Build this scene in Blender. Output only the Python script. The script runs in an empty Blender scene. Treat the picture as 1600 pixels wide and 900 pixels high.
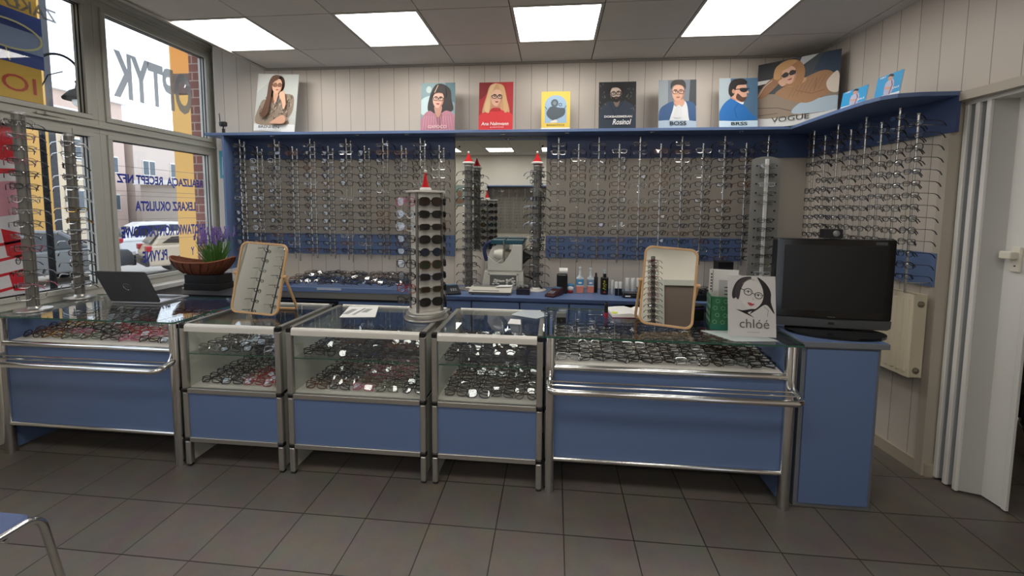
import bpy, bmesh, math, random
from mathutils import Vector, Matrix
R = math.radians
PI = math.pi
random.seed(7)
scene = bpy.context.scene
COL = scene.collection

# ------------------------------------------------------------------ camera, world, exposure
cam_data = bpy.data.cameras.new('camera')
camera = bpy.data.objects.new('camera', cam_data)
COL.objects.link(camera)
F_PX, CY = 659.31, 377.78
PITCH, YAW, ROLL, CAM_Z = 0.0779, 0.0988, 0.0074, 1.5749
fw = Vector((-math.sin(YAW)*math.cos(PITCH), math.cos(YAW)*math.cos(PITCH), -math.sin(PITCH)))
r0 = Vector((math.cos(YAW), math.sin(YAW), 0))
u0 = r0.cross(fw)
rr = math.cos(ROLL)*r0 + math.sin(ROLL)*u0
uu = -math.sin(ROLL)*r0 + math.cos(ROLL)*u0
m = Matrix.Identity(4)
for i in range(3):
    m[i][0] = rr[i]; m[i][1] = uu[i]; m[i][2] = -fw[i]
m[2][3] = CAM_Z
camera.matrix_world = m
cam_data.sensor_width = 36
cam_data.lens = 36*F_PX/1600
cam_data.shift_y = (CY-450)/1600
cam_data.clip_start = 0.05
cam_data.clip_end = 300
scene.camera = camera

world = bpy.data.worlds.new('overcast_sky')
scene.world = world
world.use_nodes = True
wn = world.node_tree.nodes; wl = world.node_tree.links
wbg = wn['Background']
wbg.inputs[0].default_value = (0.80, 0.88, 1.0, 1)
wbg.inputs[1].default_value = 2.6

scene.view_settings.view_transform = 'Standard'
scene.view_settings.look = 'None'
scene.view_settings.exposure = 0.0
scene.view_settings.gamma = 1.0
scene.view_settings.use_curve_mapping = False
PANEL_STRENGTH = 11.0
try:
    scene.cycles.use_denoising = True
    scene.cycles.transparent_max_bounces = 32
    scene.cycles.max_bounces = 8
    scene.cycles.sample_clamp_indirect = 6.0
except Exception:
    pass

# ------------------------------------------------------------------ materials
def lin(c):
    if isinstance(c, str):
        c = c.lstrip('#'); c = [int(c[i:i+2], 16)/255 for i in (0, 2, 4)]
    return tuple((x/12.92 if x <= 0.04045 else ((x+0.055)/1.055)**2.4) for x in c[:3]) + (1.0,)
MATS = {}
def mat(name, color, rough=0.5, metal=0.0, noise=0.0, nscale=30.0, spec=None, emit=0.0, bump=0.0, coat=0.0):
    if name in MATS: return MATS[name]
    m = bpy.data.materials.new(name); m.use_nodes = True
    nt = m.node_tree; b = nt.nodes['Principled BSDF']
    c = lin(color)
    b.inputs['Base Color'].default_value = c
    b.inputs['Roughness'].default_value = rough
    b.inputs['Metallic'].default_value = metal
    if spec is not None: b.inputs['Specular IOR Level'].default_value = spec
    if coat: b.inputs['Coat Weight'].default_value = coat
    if emit:
        b.inputs['Emission Color'].default_value = c; b.inputs['Emission Strength'].default_value = emit
    if noise or bump:
        tc = nt.nodes.new('ShaderNodeTexCoord'); nz = nt.nodes.new('ShaderNodeTexNoise')
        nz.inputs['Scale'].default_value = nscale; nz.inputs['Detail'].default_value = 5
        nt.links.new(tc.outputs['Object'], nz.inputs['Vector'])
        if noise:
            mx = nt.nodes.new('ShaderNodeMix'); mx.data_type = 'RGBA'
            mx.inputs[6].default_value = tuple(x*(1-noise) for x in c[:3])+(1,)
            mx.inputs[7].default_value = tuple(min(1, x*(1+noise)) for x in c[:3])+(1,)
            nt.links.new(nz.outputs['Fac'], mx.inputs[0]); nt.links.new(mx.outputs[2], b.inputs['Base Color'])
        if bump:
            bp = nt.nodes.new('ShaderNodeBump'); bp.inputs['Strength'].default_value = bump; bp.inputs['Distance'].default_value = 0.01
            nt.links.new(nz.outputs['Fac'], bp.inputs['Height']); nt.links.new(bp.outputs['Normal'], b.inputs['Normal'])
    MATS[name] = m
    return m
def glass_mat(name, tint=(1, 1, 1), f0=0.04, extra=0.0, rough=0.0):
    """thin clear sheet: what is behind shows through, grazing views reflect"""
    if name in MATS: return MATS[name]
    m = bpy.data.materials.new(name); m.use_nodes = True
    nt = m.node_tree; nt.nodes.clear()
    out = nt.nodes.new('ShaderNodeOutputMaterial')
    tr = nt.nodes.new('ShaderNodeBsdfTransparent'); tr.inputs[0].default_value = tuple(tint)+(1,)
    gl = nt.nodes.new('ShaderNodeBsdfGlossy'); gl.inputs['Roughness'].default_value = rough
    lw = nt.nodes.new('ShaderNodeLayerWeight'); lw.inputs[0].default_value = 0.5
    pw = nt.nodes.new('ShaderNodeMath'); pw.operation = 'POWER'; pw.inputs[1].default_value = 5
    ma = nt.nodes.new('ShaderNodeMath'); ma.operation = 'MULTIPLY_ADD'; ma.inputs[1].default_value = 1-f0-extra; ma.inputs[2].default_value = f0+extra
    mx = nt.nodes.new('ShaderNodeMixShader')
    L = nt.links
    L.new(lw.outputs['Facing'], pw.inputs[0]); L.new(pw.outputs[0], ma.inputs[0]); L.new(ma.outputs[0], mx.inputs[0])
    L.new(tr.outputs[0], mx.inputs[1]); L.new(gl.outputs[0], mx.inputs[2]); L.new(mx.outputs[0], out.inputs[0])
    MATS[name] = m
    return m
def groove_mat(name, color, pitch, axis, offset, width=0.004, rough=0.45, dark=0.45, noise=0.04):
    """painted cladding boards: thin vertical grooves every `pitch` metres along an axis of the world"""
    if name in MATS: return MATS[name]
    m = mat(name, color, rough, noise=0)
    nt = m.node_tree; b = nt.nodes['Principled BSDF']; L = nt.links
    g = nt.nodes.new('ShaderNodeNewGeometry'); s = nt.nodes.new('ShaderNodeSeparateXYZ'); L.new(g.outputs['Position'], s.inputs[0])
    a = nt.nodes.new('ShaderNodeMath'); a.operation = 'SUBTRACT'; a.inputs[1].default_value = offset; L.new(s.outputs[axis], a.inputs[0])
    w = nt.nodes.new('ShaderNodeMath'); w.operation = 'PINGPONG'; w.inputs[1].default_value = pitch/2; L.new(a.outputs[0], w.inputs[0])
    c = nt.nodes.new('ShaderNodeMath'); c.operation = 'LESS_THAN'; c.inputs[1].default_value = width/2; L.new(w.outputs[0], c.inputs[0])
    fl = nt.nodes.new('ShaderNodeMath'); fl.operation = 'DIVIDE'; fl.inputs[1].default_value = pitch; L.new(a.outputs[0], fl.inputs[0])
    fo = nt.nodes.new('ShaderNodeMath'); fo.operation = 'FLOOR'; L.new(fl.outputs[0], fo.inputs[0])
    wnz = nt.nodes.new('ShaderNodeTexWhiteNoise'); wnz.noise_dimensions = '1D'; L.new(fo.outputs[0], wnz.inputs['W'])
    base = lin(color)
    mv = nt.nodes.new('ShaderNodeMix'); mv.data_type = 'RGBA'
    mv.inputs[6].default_value = tuple(x*(1-noise) for x in base[:3])+(1,); mv.inputs[7].default_value = tuple(x*(1+noise) for x in base[:3])+(1,)
    L.new(wnz.outputs['Value'], mv.inputs[0])
    mx = nt.nodes.new('ShaderNodeMix'); mx.data_type = 'RGBA'
    L.new(c.outputs[0], mx.inputs[0]); L.new(mv.outputs[2], mx.inputs[6]); mx.inputs[7].default_value = tuple(x*dark for x in base[:3])+(1,)
    L.new(mx.outputs[2], b.inputs['Base Color'])
    return m

# ------------------------------------------------------------------ mesh collector
class MB:
    def __init__(s): s.v = []; s.f = []; s.m = []
    def face(s, idx, mi=0): s.f.append(tuple(idx)); s.m.append(mi)
    def add(s, vs, fs, mi=0, M=None):
        o = len(s.v)
        s.v += [tuple(M @ Vector(p)) if M is not None else tuple(p) for p in vs]
        for f in fs: s.f.append(tuple(i+o for i in f)); s.m.append(mi)
    def box(s, x0, x1, y0, y1, z0, z1, mi=0, M=None):
        vs = [(x, y, z) for z in (z0, z1) for y in (y0, y1) for x in (x0, x1)]
        s.add(vs, [(0, 2, 3, 1), (4, 5, 7, 6), (0, 1, 5, 4), (2, 6, 7, 3), (0, 4, 6, 2), (1, 3, 7, 5)], mi, M)
    def rbox(s, x0, x1, y0, y1, z0, z1, r=0.005, mi=0, M=None):
        """box with its vertical edges rounded and its rims chamfered"""
        pts = []
        for cx, cy, a0 in ((x1-r, y1-r, 0), (x0+r, y1-r, 90), (x0+r, y0+r, 180), (x1-r, y0+r, 270)):
            for k in range(4):
                a = R(a0+30*k); pts.append((cx+r*math.cos(a), cy+r*math.sin(a)))
        mx, my = (x0+x1)/2, (y0+y1)/2; c = min(r*0.5, (z1-z0)*0.3)
        sx = 1-2*c/max(1e-6, (x1-x0)); sy = 1-2*c/max(1e-6, (y1-y0)); sx = max(sx, .1); sy = max(sy, .1)
        ins = [(mx+(x-mx)*sx, my+(y-my)*sy) for x, y in pts]
        n = len(pts)
        vs = [(x, y, z0) for x, y in ins]+[(x, y, z0+c) for x, y in pts]+[(x, y, z1-c) for x, y in pts]+[(x, y, z1) for x, y in ins]
        fs = [tuple(range(n-1, -1, -1)), tuple(range(3*n, 4*n))]
        for l in range(3):
            for i in range(n):
                j = (i+1) % n; fs.append((l*n+i, l*n+j, (l+1)*n+j, (l+1)*n+i))
        s.add(vs, fs, mi, M)
    def prism(s, poly, a, b, axis='z', mi=0, M=None):
        n = len(poly)
        area = sum(poly[i][0]*poly[(i+1) % n][1]-poly[(i+1) % n][0]*poly[i][1] for i in range(n))
        if area < 0: poly = poly[::-1]
        def P(p, h):
            if axis == 'z': return (p[0], p[1], h)
            if axis == 'y': return (p[0], h, p[1])
            return (h, p[0], p[1])
        vs = [P(p, a) for p in poly]+[P(p, b) for p in poly]
        fs = [tuple(range(n))[::-1], tuple(range(n, 2*n))]+[(i, (i+1) % n, n+(i+1) % n, n+i) for i in range(n)]
        if axis == 'y': fs = [f[::-1] for f in fs]
        if a > b: fs = [f[::-1] for f in fs]
        s.add(vs, fs, mi, M)
    def tube(s, pts, r, seg=8, mi=0, closed=False, M=None, flat=1.0):
        pts = [Vector(p) for p in pts]; n = len(pts)
        rs = r if isinstance(r, (list, tuple)) else [r]*n
        vs = []; fs = []
        ref = None
        for i, p in enumerate(pts):
            if closed: t = (pts[(i+1) % n]-pts[i-1])
            else: t = (pts[min(i+1, n-1)]-pts[max(i-1, 0)])
            if t.length < 1e-9: t = Vector((0, 0, 1))
            t.normalize()
            if ref is None:
                ref = Vector((0, 0, 1)) if abs(t.z) < 0.9 else Vector((1, 0, 0))
            a = ref-t*ref.dot(t)
            if a.length < 1e-6: a = t.orthogonal()
            a.normalize(); ref = a; b = t.cross(a)
            for k in range(seg):
                q = 2*PI*(k+0.5)/seg
                vs.append(p+a*math.cos(q)*rs[i]+b*math.sin(q)*rs[i]*flat)
        for i in range(n if closed else n-1):
            j = (i+1) % n
            for k in range(seg):
                l = (k+1) % seg
                fs.append((i*seg+k, i*seg+l, j*seg+l, j*seg+k))
        if not closed:
            fs.append(tuple(range(seg-1, -1, -1))); fs.append(tuple((n-1)*seg+k for k in range(seg)))
        s.add(vs, fs, mi, M)
    def cyl(s, c, r, z0, z1, seg=20, mi=0, M=None): s.lathe([(r, z0), (r, z1)], c, seg, mi, M)
    def lathe(s, prof, c=(0, 0), seg=24, mi=0, M=None):
        vs = []; fs = []; n = len(prof)
        for r, z in prof:
            for k in range(seg):
                a = 2*PI*k/seg; vs.append((c[0]+r*math.cos(a), c[1]+r*math.sin(a), z))
        for i in range(n-1):
            for k in range(seg):
                l = (k+1) % seg; fs.append((i*seg+k, i*seg+l, (i+1)*seg+l, (i+1)*seg+k))
        if prof[0][0] > 1e-6: fs.append(tuple(range(seg-1, -1, -1)))
        if prof[-1][0] > 1e-6: fs.append(tuple((n-1)*seg+k for k in range(seg)))
        s.add(vs, fs, mi, M)
    def ball(s, c, rx, ry=None, rz=None, seg=12, rings=8, mi=0, M=None):
        ry = ry or rx; rz = rz or rx; vs = []; fs = []
        for i in range(rings+1):
            t = PI*i/rings
            for k in range(seg):
                a = 2*PI*k/seg
                vs.append((c[0]+rx*math.sin(t)*math.cos(a), c[1]+ry*math.sin(t)*math.sin(a), c[2]-rz*math.cos(t)))
        for i in range(rings):
            for k in range(seg):
                l = (k+1) % seg; fs.append((i*seg+k, i*seg+l, (i+1)*seg+l, (i+1)*seg+k))
        s.add(vs, fs, mi, M)
    def merge(s, o, M=None, dm=0):
        s.add(o.v, [], 0, M); off = len(s.v)-len(o.v)
        for f, q in zip(o.f, o.m): s.f.append(tuple(i+off for i in f)); s.m.append(q+dm)
    def mesh(s, name, mats, smooth=False):
        me = bpy.data.meshes.new(name)
        me.from_pydata(s.v, [], s.f); 
        for m_ in (mats if isinstance(mats, (list, tuple)) else [mats]): me.materials.append(m_)
        if s.m and max(s.m): me.polygons.foreach_set('material_index', s.m)
        if smooth:
            me.shade_smooth(); me.set_sharp_from_angle(angle=R(35))
        me.update()
        return me
    def build(s, name, mats, parent=None, smooth=False, W=False, bevel=0.0):
        if W and parent is not None:
            L = parent.location; s.v = [(x-L.x, y-L.y, z-L.z) for x, y, z in s.v]
        o = bpy.data.objects.new(name, s.mesh(name, mats, smooth)); COL.objects.link(o)
        if parent is not None: o.parent = parent
        if bevel:
            b = o.modifiers.new('edge', 'BEVEL'); b.width = bevel; b.segments = 2; b.limit_method = 'ANGLE'; b.angle_limit = R(50)
        return o
def thing(name, label, cat, loc=(0, 0, 0), rz=0.0, group=None):
    o = bpy.data.objects.new(name, None); COL.objects.link(o); o.empty_display_size = 0.05
    o.location = loc; o.rotation_euler = (0, 0, rz)
    o['label'] = label; o['category'] = cat
    if group: o['group'] = group
    return o
def tag(o, label, cat, group=None, kind=None):
    o['label'] = label; o['category'] = cat
    if group: o['group'] = group
    if kind: o['kind'] = kind
    return o
def structure(o, label=None, cat=None):
    o['kind'] = 'structure'
    if label: o['label'] = label
    if cat: o['category'] = cat
    return o
def plab(o, label): o['label'] = label; return o
def dup(o, parent=None):
    c = o.copy(); COL.objects.link(c); c.parent = parent
    for ch in o.children: dup(ch, c)
    return c
def text_mesh(s, name, material, parent=None, M=None, width=None, height=None, depth=0.0006, align='CENTER', bold=0.0, shear=0.0):
    """lettering turned into a mesh, lying in its local XY plane; scaled to a width and cap height"""
    cu = bpy.data.curves.new(name, 'FONT'); cu.body = s; cu.align_x = align; cu.size = 1; cu.extrude = 0; cu.offset = bold; cu.shear = shear
    cu.resolution_u = 3
    t = bpy.data.objects.new(name+'_tmp', cu); COL.objects.link(t)
    dg = bpy.context.evaluated_depsgraph_get()
    me = bpy.data.meshes.new_from_object(t.evaluated_get(dg))
    bpy.data.objects.remove(t); bpy.data.curves.remove(cu)
    xs = [v.co.x for v in me.vertices] or [0]; ys = [v.co.y for v in me.vertices] or [0]
    w0 = max(xs)-min(xs) or 1; h0 = max(ys)-min(ys) or 1
    sx = (width/w0) if width else None; sy = (height/h0) if height else None
    sx = sx or sy or 1; sy = sy or sx
    cx = (max(xs)+min(xs))/2; cy_ = min(ys)
    for v in me.vertices: v.co = Vector(((v.co.x-cx)*sx, (v.co.y-cy_)*sy, depth))
    me.materials.clear(); me.materials.append(material); me.name = name
    o = bpy.data.objects.new(name, me); COL.objects.link(o)
    if parent is not None: o.parent = parent
    if M is not None: o.matrix_local = M
    return o
def frame_matrix(origin, xdir, ydir):
    x = Vector(xdir).normalized(); y = Vector(ydir); y = (y-x*y.dot(x)).normalized(); z = x.cross(y)
    M = Matrix.Identity(4)
    for i in range(3): M[i][0] = x[i]; M[i][1] = y[i]; M[i][2] = z[i]; M[i][3] = origin[i]
    return M
def fillet(pts, r, n=5):
    """round the corners of an open polyline"""
    pts = [Vector(p) for p in pts]; out = [pts[0]]
    for i in range(1, len(pts)-1):
        a, b, c = pts[i-1], pts[i], pts[i+1]
        d1 = (a-b); d2 = (c-b); q = min(r, d1.length*0.49, d2.length*0.49)
        p1 = b+d1.normalized()*q; p2 = b+d2.normalized()*q
        for k in range(n+1):
            t = k/n; out.append(p1*(1-t)**2+b*2*t*(1-t)+p2*t*t)
    out.append(pts[-1]); return out
def rrect(w, h, r, n=5, cx=0, cy=0):
    pts = []
    for sx, sy, a0 in ((1, 1, 0), (-1, 1, 90), (-1, -1, 180), (1, -1, 270)):
        for k in range(n+1):
            a = R(a0+90*k/n); pts.append((cx+sx*(w/2-r)+r*math.cos(a), cy+sy*(h/2-r)+r*math.sin(a)))
    return pts
ORD = ['zeroth', 'first', 'second', 'third', 'fourth', 'fifth', 'sixth', 'seventh', 'eighth', 'ninth', 'tenth', 'eleventh', 'twelfth',
       'thirteenth', 'fourteenth', 'fifteenth', 'sixteenth', 'seventeenth', 'eighteenth', 'nineteenth', 'twentieth']

# palette
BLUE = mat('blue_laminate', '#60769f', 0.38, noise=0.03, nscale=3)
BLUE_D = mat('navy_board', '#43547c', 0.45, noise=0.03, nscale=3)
EDGE = mat('grey_edging', '#6f747c', 0.45)
CHROME = mat('polished_chrome', '#d8d8d6', 0.16, 1.0)
ALU = mat('brushed_aluminium', '#b9b7b2', 0.36, 0.85)
ALU_W = mat('satin_white_rail', '#dcd9d2', 0.35, 0.2)
BLACK = mat('black_plastic', '#0f0f11', 0.4)
DARK = mat('dark_grey_plastic', '#26272a', 0.45)
WHITE = mat('white_plastic', '#dedcd6', 0.4)
PAPER = mat('white_paper', '#e8e8e6', 0.7)
DECK = mat('pale_deck', '#cfcac2', 0.5)
RED = mat('red_felt', '#c4161c', 0.85)
FUR = mat('white_felt', '#e9e6e2', 0.9)
WOOD = mat('light_beech', '#cda678', 0.45, noise=0.12, nscale=12)
MIRROR = mat('mirror_silver', '#e2e6e4', 0.01, 1.0)
GLASS = glass_mat('clear_glass', (0.975, 0.985, 0.98))
GLASS_TOP = glass_mat('counter_glass', (0.945, 0.965, 0.96), 0.05)
GLASS_EDGE = mat('green_glass_edge', '#2f5a4c', 0.15)
WINDOW_GLASS = glass_mat('window_glass', (0.97, 0.98, 0.985))
PVC = mat('grey_white_pvc', '#b4b3ab', 0.35)
# ------------------------------------------------------------------ the room shell
T = 0.333
GX, GY, HC = -2.1017, 3.3779, 2.86
YB = 3.81           # back wall
XR = 2.30           # right wall
XW = -3.60          # window wall
YF = -2.6           # wall behind the camera
# floor with square tiles
tm = mat('floor_tiles', '#5a5550', 0.42)
nt = tm.node_tree; b = nt.nodes['Principled BSDF']
tc = nt.nodes.new('ShaderNodeTexCoord'); br = nt.nodes.new('ShaderNodeTexBrick')
br.offset = 0; br.squash = 1
br.inputs['Scale'].default_value = 1; br.inputs['Brick Width'].default_value = T; br.inputs['Row Height'].default_value = T
br.inputs['Mortar Size'].default_value = 0.0028; br.inputs['Mortar Smooth'].default_value = 0.1
br.inputs['Color1'].default_value = lin('#655e58'); br.inputs['Color2'].default_value = lin('#6d665f'); br.inputs['Mortar'].default_value = lin('#2a2623')
nt.links.new(tc.outputs['Object'], br.inputs['Vector'])
nz = nt.nodes.new('ShaderNodeTexNoise'); nz.inputs['Scale'].default_value = 9; nz.inputs['Detail'].default_value = 8; nt.links.new(tc.outputs['Object'], nz.inputs['Vector'])
nz2 = nt.nodes.new('ShaderNodeTexNoise'); nz2.inputs['Scale'].default_value = 160; nz2.inputs['Detail'].default_value = 2; nt.links.new(tc.outputs['Object'], nz2.inputs['Vector'])
mx = nt.nodes.new('ShaderNodeMix'); mx.data_type = 'RGBA'; mx.blend_type = 'OVERLAY'; mx.inputs[0].default_value = 0.28
nt.links.new(br.outputs['Color'], mx.inputs[6]); nt.links.new(nz.outputs['Color'], mx.inputs[7])
mx2 = nt.nodes.new('ShaderNodeMix'); mx2.data_type = 'RGBA'; mx2.blend_type = 'OVERLAY'; mx2.inputs[0].default_value = 0.16
bwn = nt.nodes.new('ShaderNodeRGBToBW'); nt.links.new(nz2.outputs['Color'], bwn.inputs[0])
nt.links.new(mx.outputs[2], mx2.inputs[6]); nt.links.new(bwn.outputs[0], mx2.inputs[7]); nt.links.new(mx2.outputs[2], b.inputs['Base Color'])
bp = nt.nodes.new('ShaderNodeBump'); bp.inputs['Strength'].default_value = 0.5; bp.inputs['Distance'].default_value = 0.002
inv = nt.nodes.new('ShaderNodeMath'); inv.operation = 'SUBTRACT'; inv.inputs[0].default_value = 1; nt.links.new(br.outputs['Fac'], inv.inputs[1])
nt.links.new(inv.outputs[0], bp.inputs['Height']); nt.links.new(bp.outputs['Normal'], b.inputs['Normal'])
fx, fy = -2.5947, 1.9463
mb = MB(); mb.box(XW-0.1-fx, 5.0-fx, YF-0.1-fy, 4.6-fy, -0.06, 0)
floor = mb.build('floor', tm); floor.location = (fx, fy, 0); structure(floor, 'dark grey-brown square floor tiles', 'floor')

PLANK = groove_mat('beige_cladding', '#cfc6bb', 0.1391, 0, -0.911, 0.0045)
PLANK_R = groove_mat('beige_cladding_right', '#cfc6bb', 0.139, 1, 2.62, 0.0045)
PLAIN = mat('cream_paint', '#ddd6ca', 0.6, noise=0.03, nscale=4)
mb = MB(); mb.box(-3.23, 3.2, YB, YB+0.1, 0, 3.3)
structure(mb.build('wall_back', PLANK), 'beige boarded back wall', 'wall')
# right wall with the doorway
def RX(y): return 2.13+(YB-y)*0.08
RW_ANG = math.atan(0.08)
DY0, DY1, DZ = 1.3, 2.66, 2.2
TH = 0.2
def wall_piece(mb, ya, yb, z0, z1, off=0.0, th=TH, mi=0):
    mb.prism([(RX(ya)+off, ya), (RX(ya)+off+th, ya), (RX(yb)+off+th, yb), (RX(yb)+off, yb)], z0, z1, 'z', mi)
mb = MB()
wall_piece(mb, DY1, YB, 0, 3.0); wall_piece(mb, DY0, DY1, DZ, 3.0); wall_piece(mb, YF, DY0, 0, 3.0)
structure(mb.build('wall_right', PLANK_R), 'beige boarded right wall with a doorway', 'wall')
mb = MB()
wall_piece(mb, DY1-0.014, DY1+0.002, 0, DZ, -0.014, TH+0.03); wall_piece(mb, DY0, DY1, DZ-0.014, DZ, -0.014, TH+0.03)
wall_piece(mb, DY1, DY1+0.03, 0, DZ+0.035, -0.014, 0.014); wall_piece(mb, DY0, DY1, DZ, DZ+0.035, -0.014, 0.014)
structure(mb.build('trim_1', mat('door_reveal', '#b9b1a3', 0.5)), 'beige lining of the doorway', 'trim')
mb = MB(); wall_piece(mb, DY1+0.03, YB, 0, 0.075, -0.014, 0.014); wall_piece(mb, DY1-0.028, DY1-0.014, 0, 0.075, 0.0, 0.14)
structure(mb.build('baseboard_right', mat('beige_baseboard', '#b3a896', 0.5)), 'beige baseboard under the radiator', 'baseboard')
mb = MB(); mb.box(XW-0.1, XR+0.12, YF-0.1, YF, 0, 3.0)
structure(mb.build('wall_front', PLAIN), 'cream wall behind the camera', 'wall')
# window wall pieces outside the windows
mb = MB()
mb.box(XW-0.25, XW, YF, 0.65, -0.7, 3.4); mb.box(XW-0.25, XW, 0.65, 4.26, -0.7, 0.86); mb.box(XW-0.12, XW+0.02, 0.2, 4.3, 3.26, 3.5)
mb.prism([(XW, 4.24), (-3.235, 3.815), (-3.235, 3.92), (XW, 4.4)], 0, 3.3)
structure(mb.build('wall_left', PLAIN), 'wall around the shop windows', 'wall')
# second room beyond the doorway
mb = MB(); mb.box(3.9, 4.0, -1, 4.5, 0, 3.0); mb.box(XR+0.12, 4.0, 4.4, 4.5, 0, 3.0); mb.box(XR+0.12, 4.0, -1.0, -0.9, 0, 3.0)
structure(mb.build('wall_side', mat('peach_paint', '#c9b7a0', 0.7)), 'wall of the room beyond the doorway', 'wall')

# ceiling: tile field with joints
TILE = mat('ceiling_tile', '#d3cec5', 0.75, noise=0.05, nscale=5)
JOINT = mat('ceiling_joint', '#5a5650', 0.7)
LIGHTS = {(0-1, 0), (1, 0), (3, 0), (5, 0), (-1, 4), (1, 4), (3, 4), (5, 4), (-1, 8), (1, 8), (3, 8), (5, 8)}
mb = MB()
XC0 = GX-0.6
mb.box(XC0, 4.1, YF-0.1, YB+0.1, HC+0.012, HC+0.05, 1)
cols = [GX+0.6*i for i in range(-1, 8)]
rows = [YB, GY]+[GY-0.6*j for j in range(1, 11)]
for i in range(len(cols)):
    xa = cols[i]; xb = min(cols[i]+0.6, 2.62)
    if xb-xa < 0.05: continue
    for j in range(len(rows)-1):
        yb, ya = rows[j], max(rows[j+1], YF)
        if yb <= ya+0.02: continue
        if (i-1, j-1) in LIGHTS: continue
        g = 0.004
        mb.box(xa+g, xb-g, ya+g, yb-g, HC, HC+0.012, 0)
# raised soffit over the window bay
mb.box(XW-0.1, XC0, YF-0.1, 4.4, 3.26, 3.3, 0)
structure(mb.build('ceiling', [TILE, JOINT]), 'grey suspended ceiling of square tiles', 'ceiling')
mb = MB(); mb.box(XC0-0.012, XC0+0.022, YF, YB, HC-0.012, HC+0.02); mb.box(XC0-0.012, XC0, YF, YB, HC, 3.26)
structure(mb.build('trim_2', mat('ceiling_edge_trim', '#a19d94', 0.5)), 'grey edge trim of the suspended ceiling', 'trim')
mb = MB(); mb.box(XC0, 2.14, YB-0.02, YB, HC-0.018, HC)
structure(mb.build('trim_3', mat('ceiling_edge_trim', '#a19d94', 0.5)), 'thin trim where the ceiling meets the back wall', 'trim')
# ceiling lights
def em(name, col, s):
    m = bpy.data.materials.new(name); m.use_nodes = True; nt = m.node_tree; nt.nodes.clear()
    e = nt.nodes.new('ShaderNodeEmission'); e.inputs[0].default_value = col; e.inputs[1].default_value = s
    o = nt.nodes.new('ShaderNodeOutputMaterial'); nt.links.new(e.outputs[0], o.inputs[0]); return m
LAMP = em('panel_diffuser', (1, 0.96, 0.9, 1), PANEL_STRENGTH)
LF = mat('lamp_frame', '#b5b2aa', 0.5)
names = {-1: 'square ceiling light panel nearest the shop window', 1: 'square ceiling light panel second from the window',
         3: 'square ceiling light panel above the gap between yellow and black posters', 5: 'square ceiling light panel nearest the right wall'}
for (i, j) in sorted(LIGHTS):
    x0 = GX+0.6*i; y1 = GY-0.6*j
    if y1-0.6 < YF: continue
    t = thing('ceiling_light', names[i] if j == 0 else {-1: 'ceiling panel on the window side', 1: 'ceiling panel left of centre', 3: 'ceiling panel right of centre', 5: 'ceiling panel on the doorway side'}[i]+(' in the middle of the room' if j == 4 else ' at the rear of the room'), 'ceiling light', (x0+0.3, y1-0.3, HC), 0, 'ceiling light panels')
    a = MB(); f = 0.02
    a.box(-0.298, 0.298, -0.298, -0.298+f, -0.001, 0.03); a.box(-0.298, 0.298, 0.298-f, 0.298, -0.001, 0.03)
    a.box(-0.298, -0.298+f, -0.298+f, 0.298-f, -0.001, 0.03); a.box(0.298-f, 0.298, -0.298+f, 0.298-f, -0.001, 0.03)
    a.build('frame', LF, t)
    a = MB(); a.box(-0.279, 0.279, -0.279, 0.279, 0.004, 0.01); a.build('diffuser', LAMP, t)

# ------------------------------------------------------------------ shop window frames
def window_unit(n, y0, y1, z0, z1, label, fr=0.05, sash=0.035):
    t = thing('window_%d' % n, label, 'window', (XW, (y0+y1)/2, z0)); t['kind'] = 'structure'
    a = MB()
    for (d, w, x0, x1) in ((0, fr, -0.06, 0.03), (fr, sash, -0.045, 0.045)):
        a.box(XW+x0, XW+x1, y0+d, y1-d, z0+d, z0+d+w); a.box(XW+x0, XW+x1, y0+d, y1-d, z1-d-w, z1-d)
        a.box(XW+x0, XW+x1, y0+d, y0+d+w, z0+d+w, z1-d-w); a.box(XW+x0, XW+x1, y1-d-w, y1-d, z0+d+w, z1-d-w)
    a.build('window_frame', PVC, t, W=True, bevel=0.004)
    q = fr+sash
    a = MB()
    for x in (XW-0.012, XW+0.018):
        a.box(x-0.003, x+0.003, y0+q-0.006, y1-q+0.006, z0+q-0.006, z0+q+0.006); a.box(x-0.003, x+0.003, y0+q-0.006, y1-q+0.006, z1-q-0.006, z1-q+0.006)
        a.box(x-0.003, x+0.003, y0+q-0.006, y0+q+0.006, z0+q, z1-q); a.box(x-0.003, x+0.003, y1-q-0.006, y1-q+0.006, z0+q, z1-q)
    a.build('gasket', BLACK, t, W=True)
    a = MB(); a.box(XW-0.003, XW+0.003, y0+q-0.01, y1-q+0.01, z0+q-0.01, z1-q+0.01)
    a.build('pane', WINDOW_GLASS, t, W=True)
    return t
MULL = 3.04
w_ul = window_unit(1, 1.55, MULL, 2.19, 3.17, 'upper shop window pane with the blue and yellow sign behind it')
w_ur = window_unit(2, MULL, 4.18, 2.19, 3.17, 'upper shop window pane with large grey lettering')
w_ll = window_unit(3, 1.55, MULL, 0.88, 2.19, 'lower shop window pane behind the two eyewear columns')
w_lr = window_unit(4, MULL, 4.18, 0.88, 2.19, 'lower shop window pane with dark blue lettering')
w_xu = window_unit(5, 0.65, 1.55, 0.88, 3.17, 'shop window pane outside the left edge of the view')
mb = MB(); mb.box(XW-0.05, XW+0.04, 0.2, 4.18, 3.17, 3.27); mb.box(XW-0.03, XW+0.075, 0.2, 4.18, 3.20, 3.225); mb.box(XW-0.05, XW+0.06, 4.18, 4.26, 0.86, 3.27)
mb.box(XW-0.06, XW+0.055, 0.2, 4.18, 2.18, 2.2)
structure(mb.build('trim_4', PVC, bevel=0.004), 'grey white header and jamb of the shop window', 'trim')
mb = MB(); mb.box(XW-0.05, XW+0.16, 0.2, 4.2, 0.84, 0.88)
structure(mb.build('trim_5', WHITE, bevel=0.004), 'white window sill', 'trim')
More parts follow.
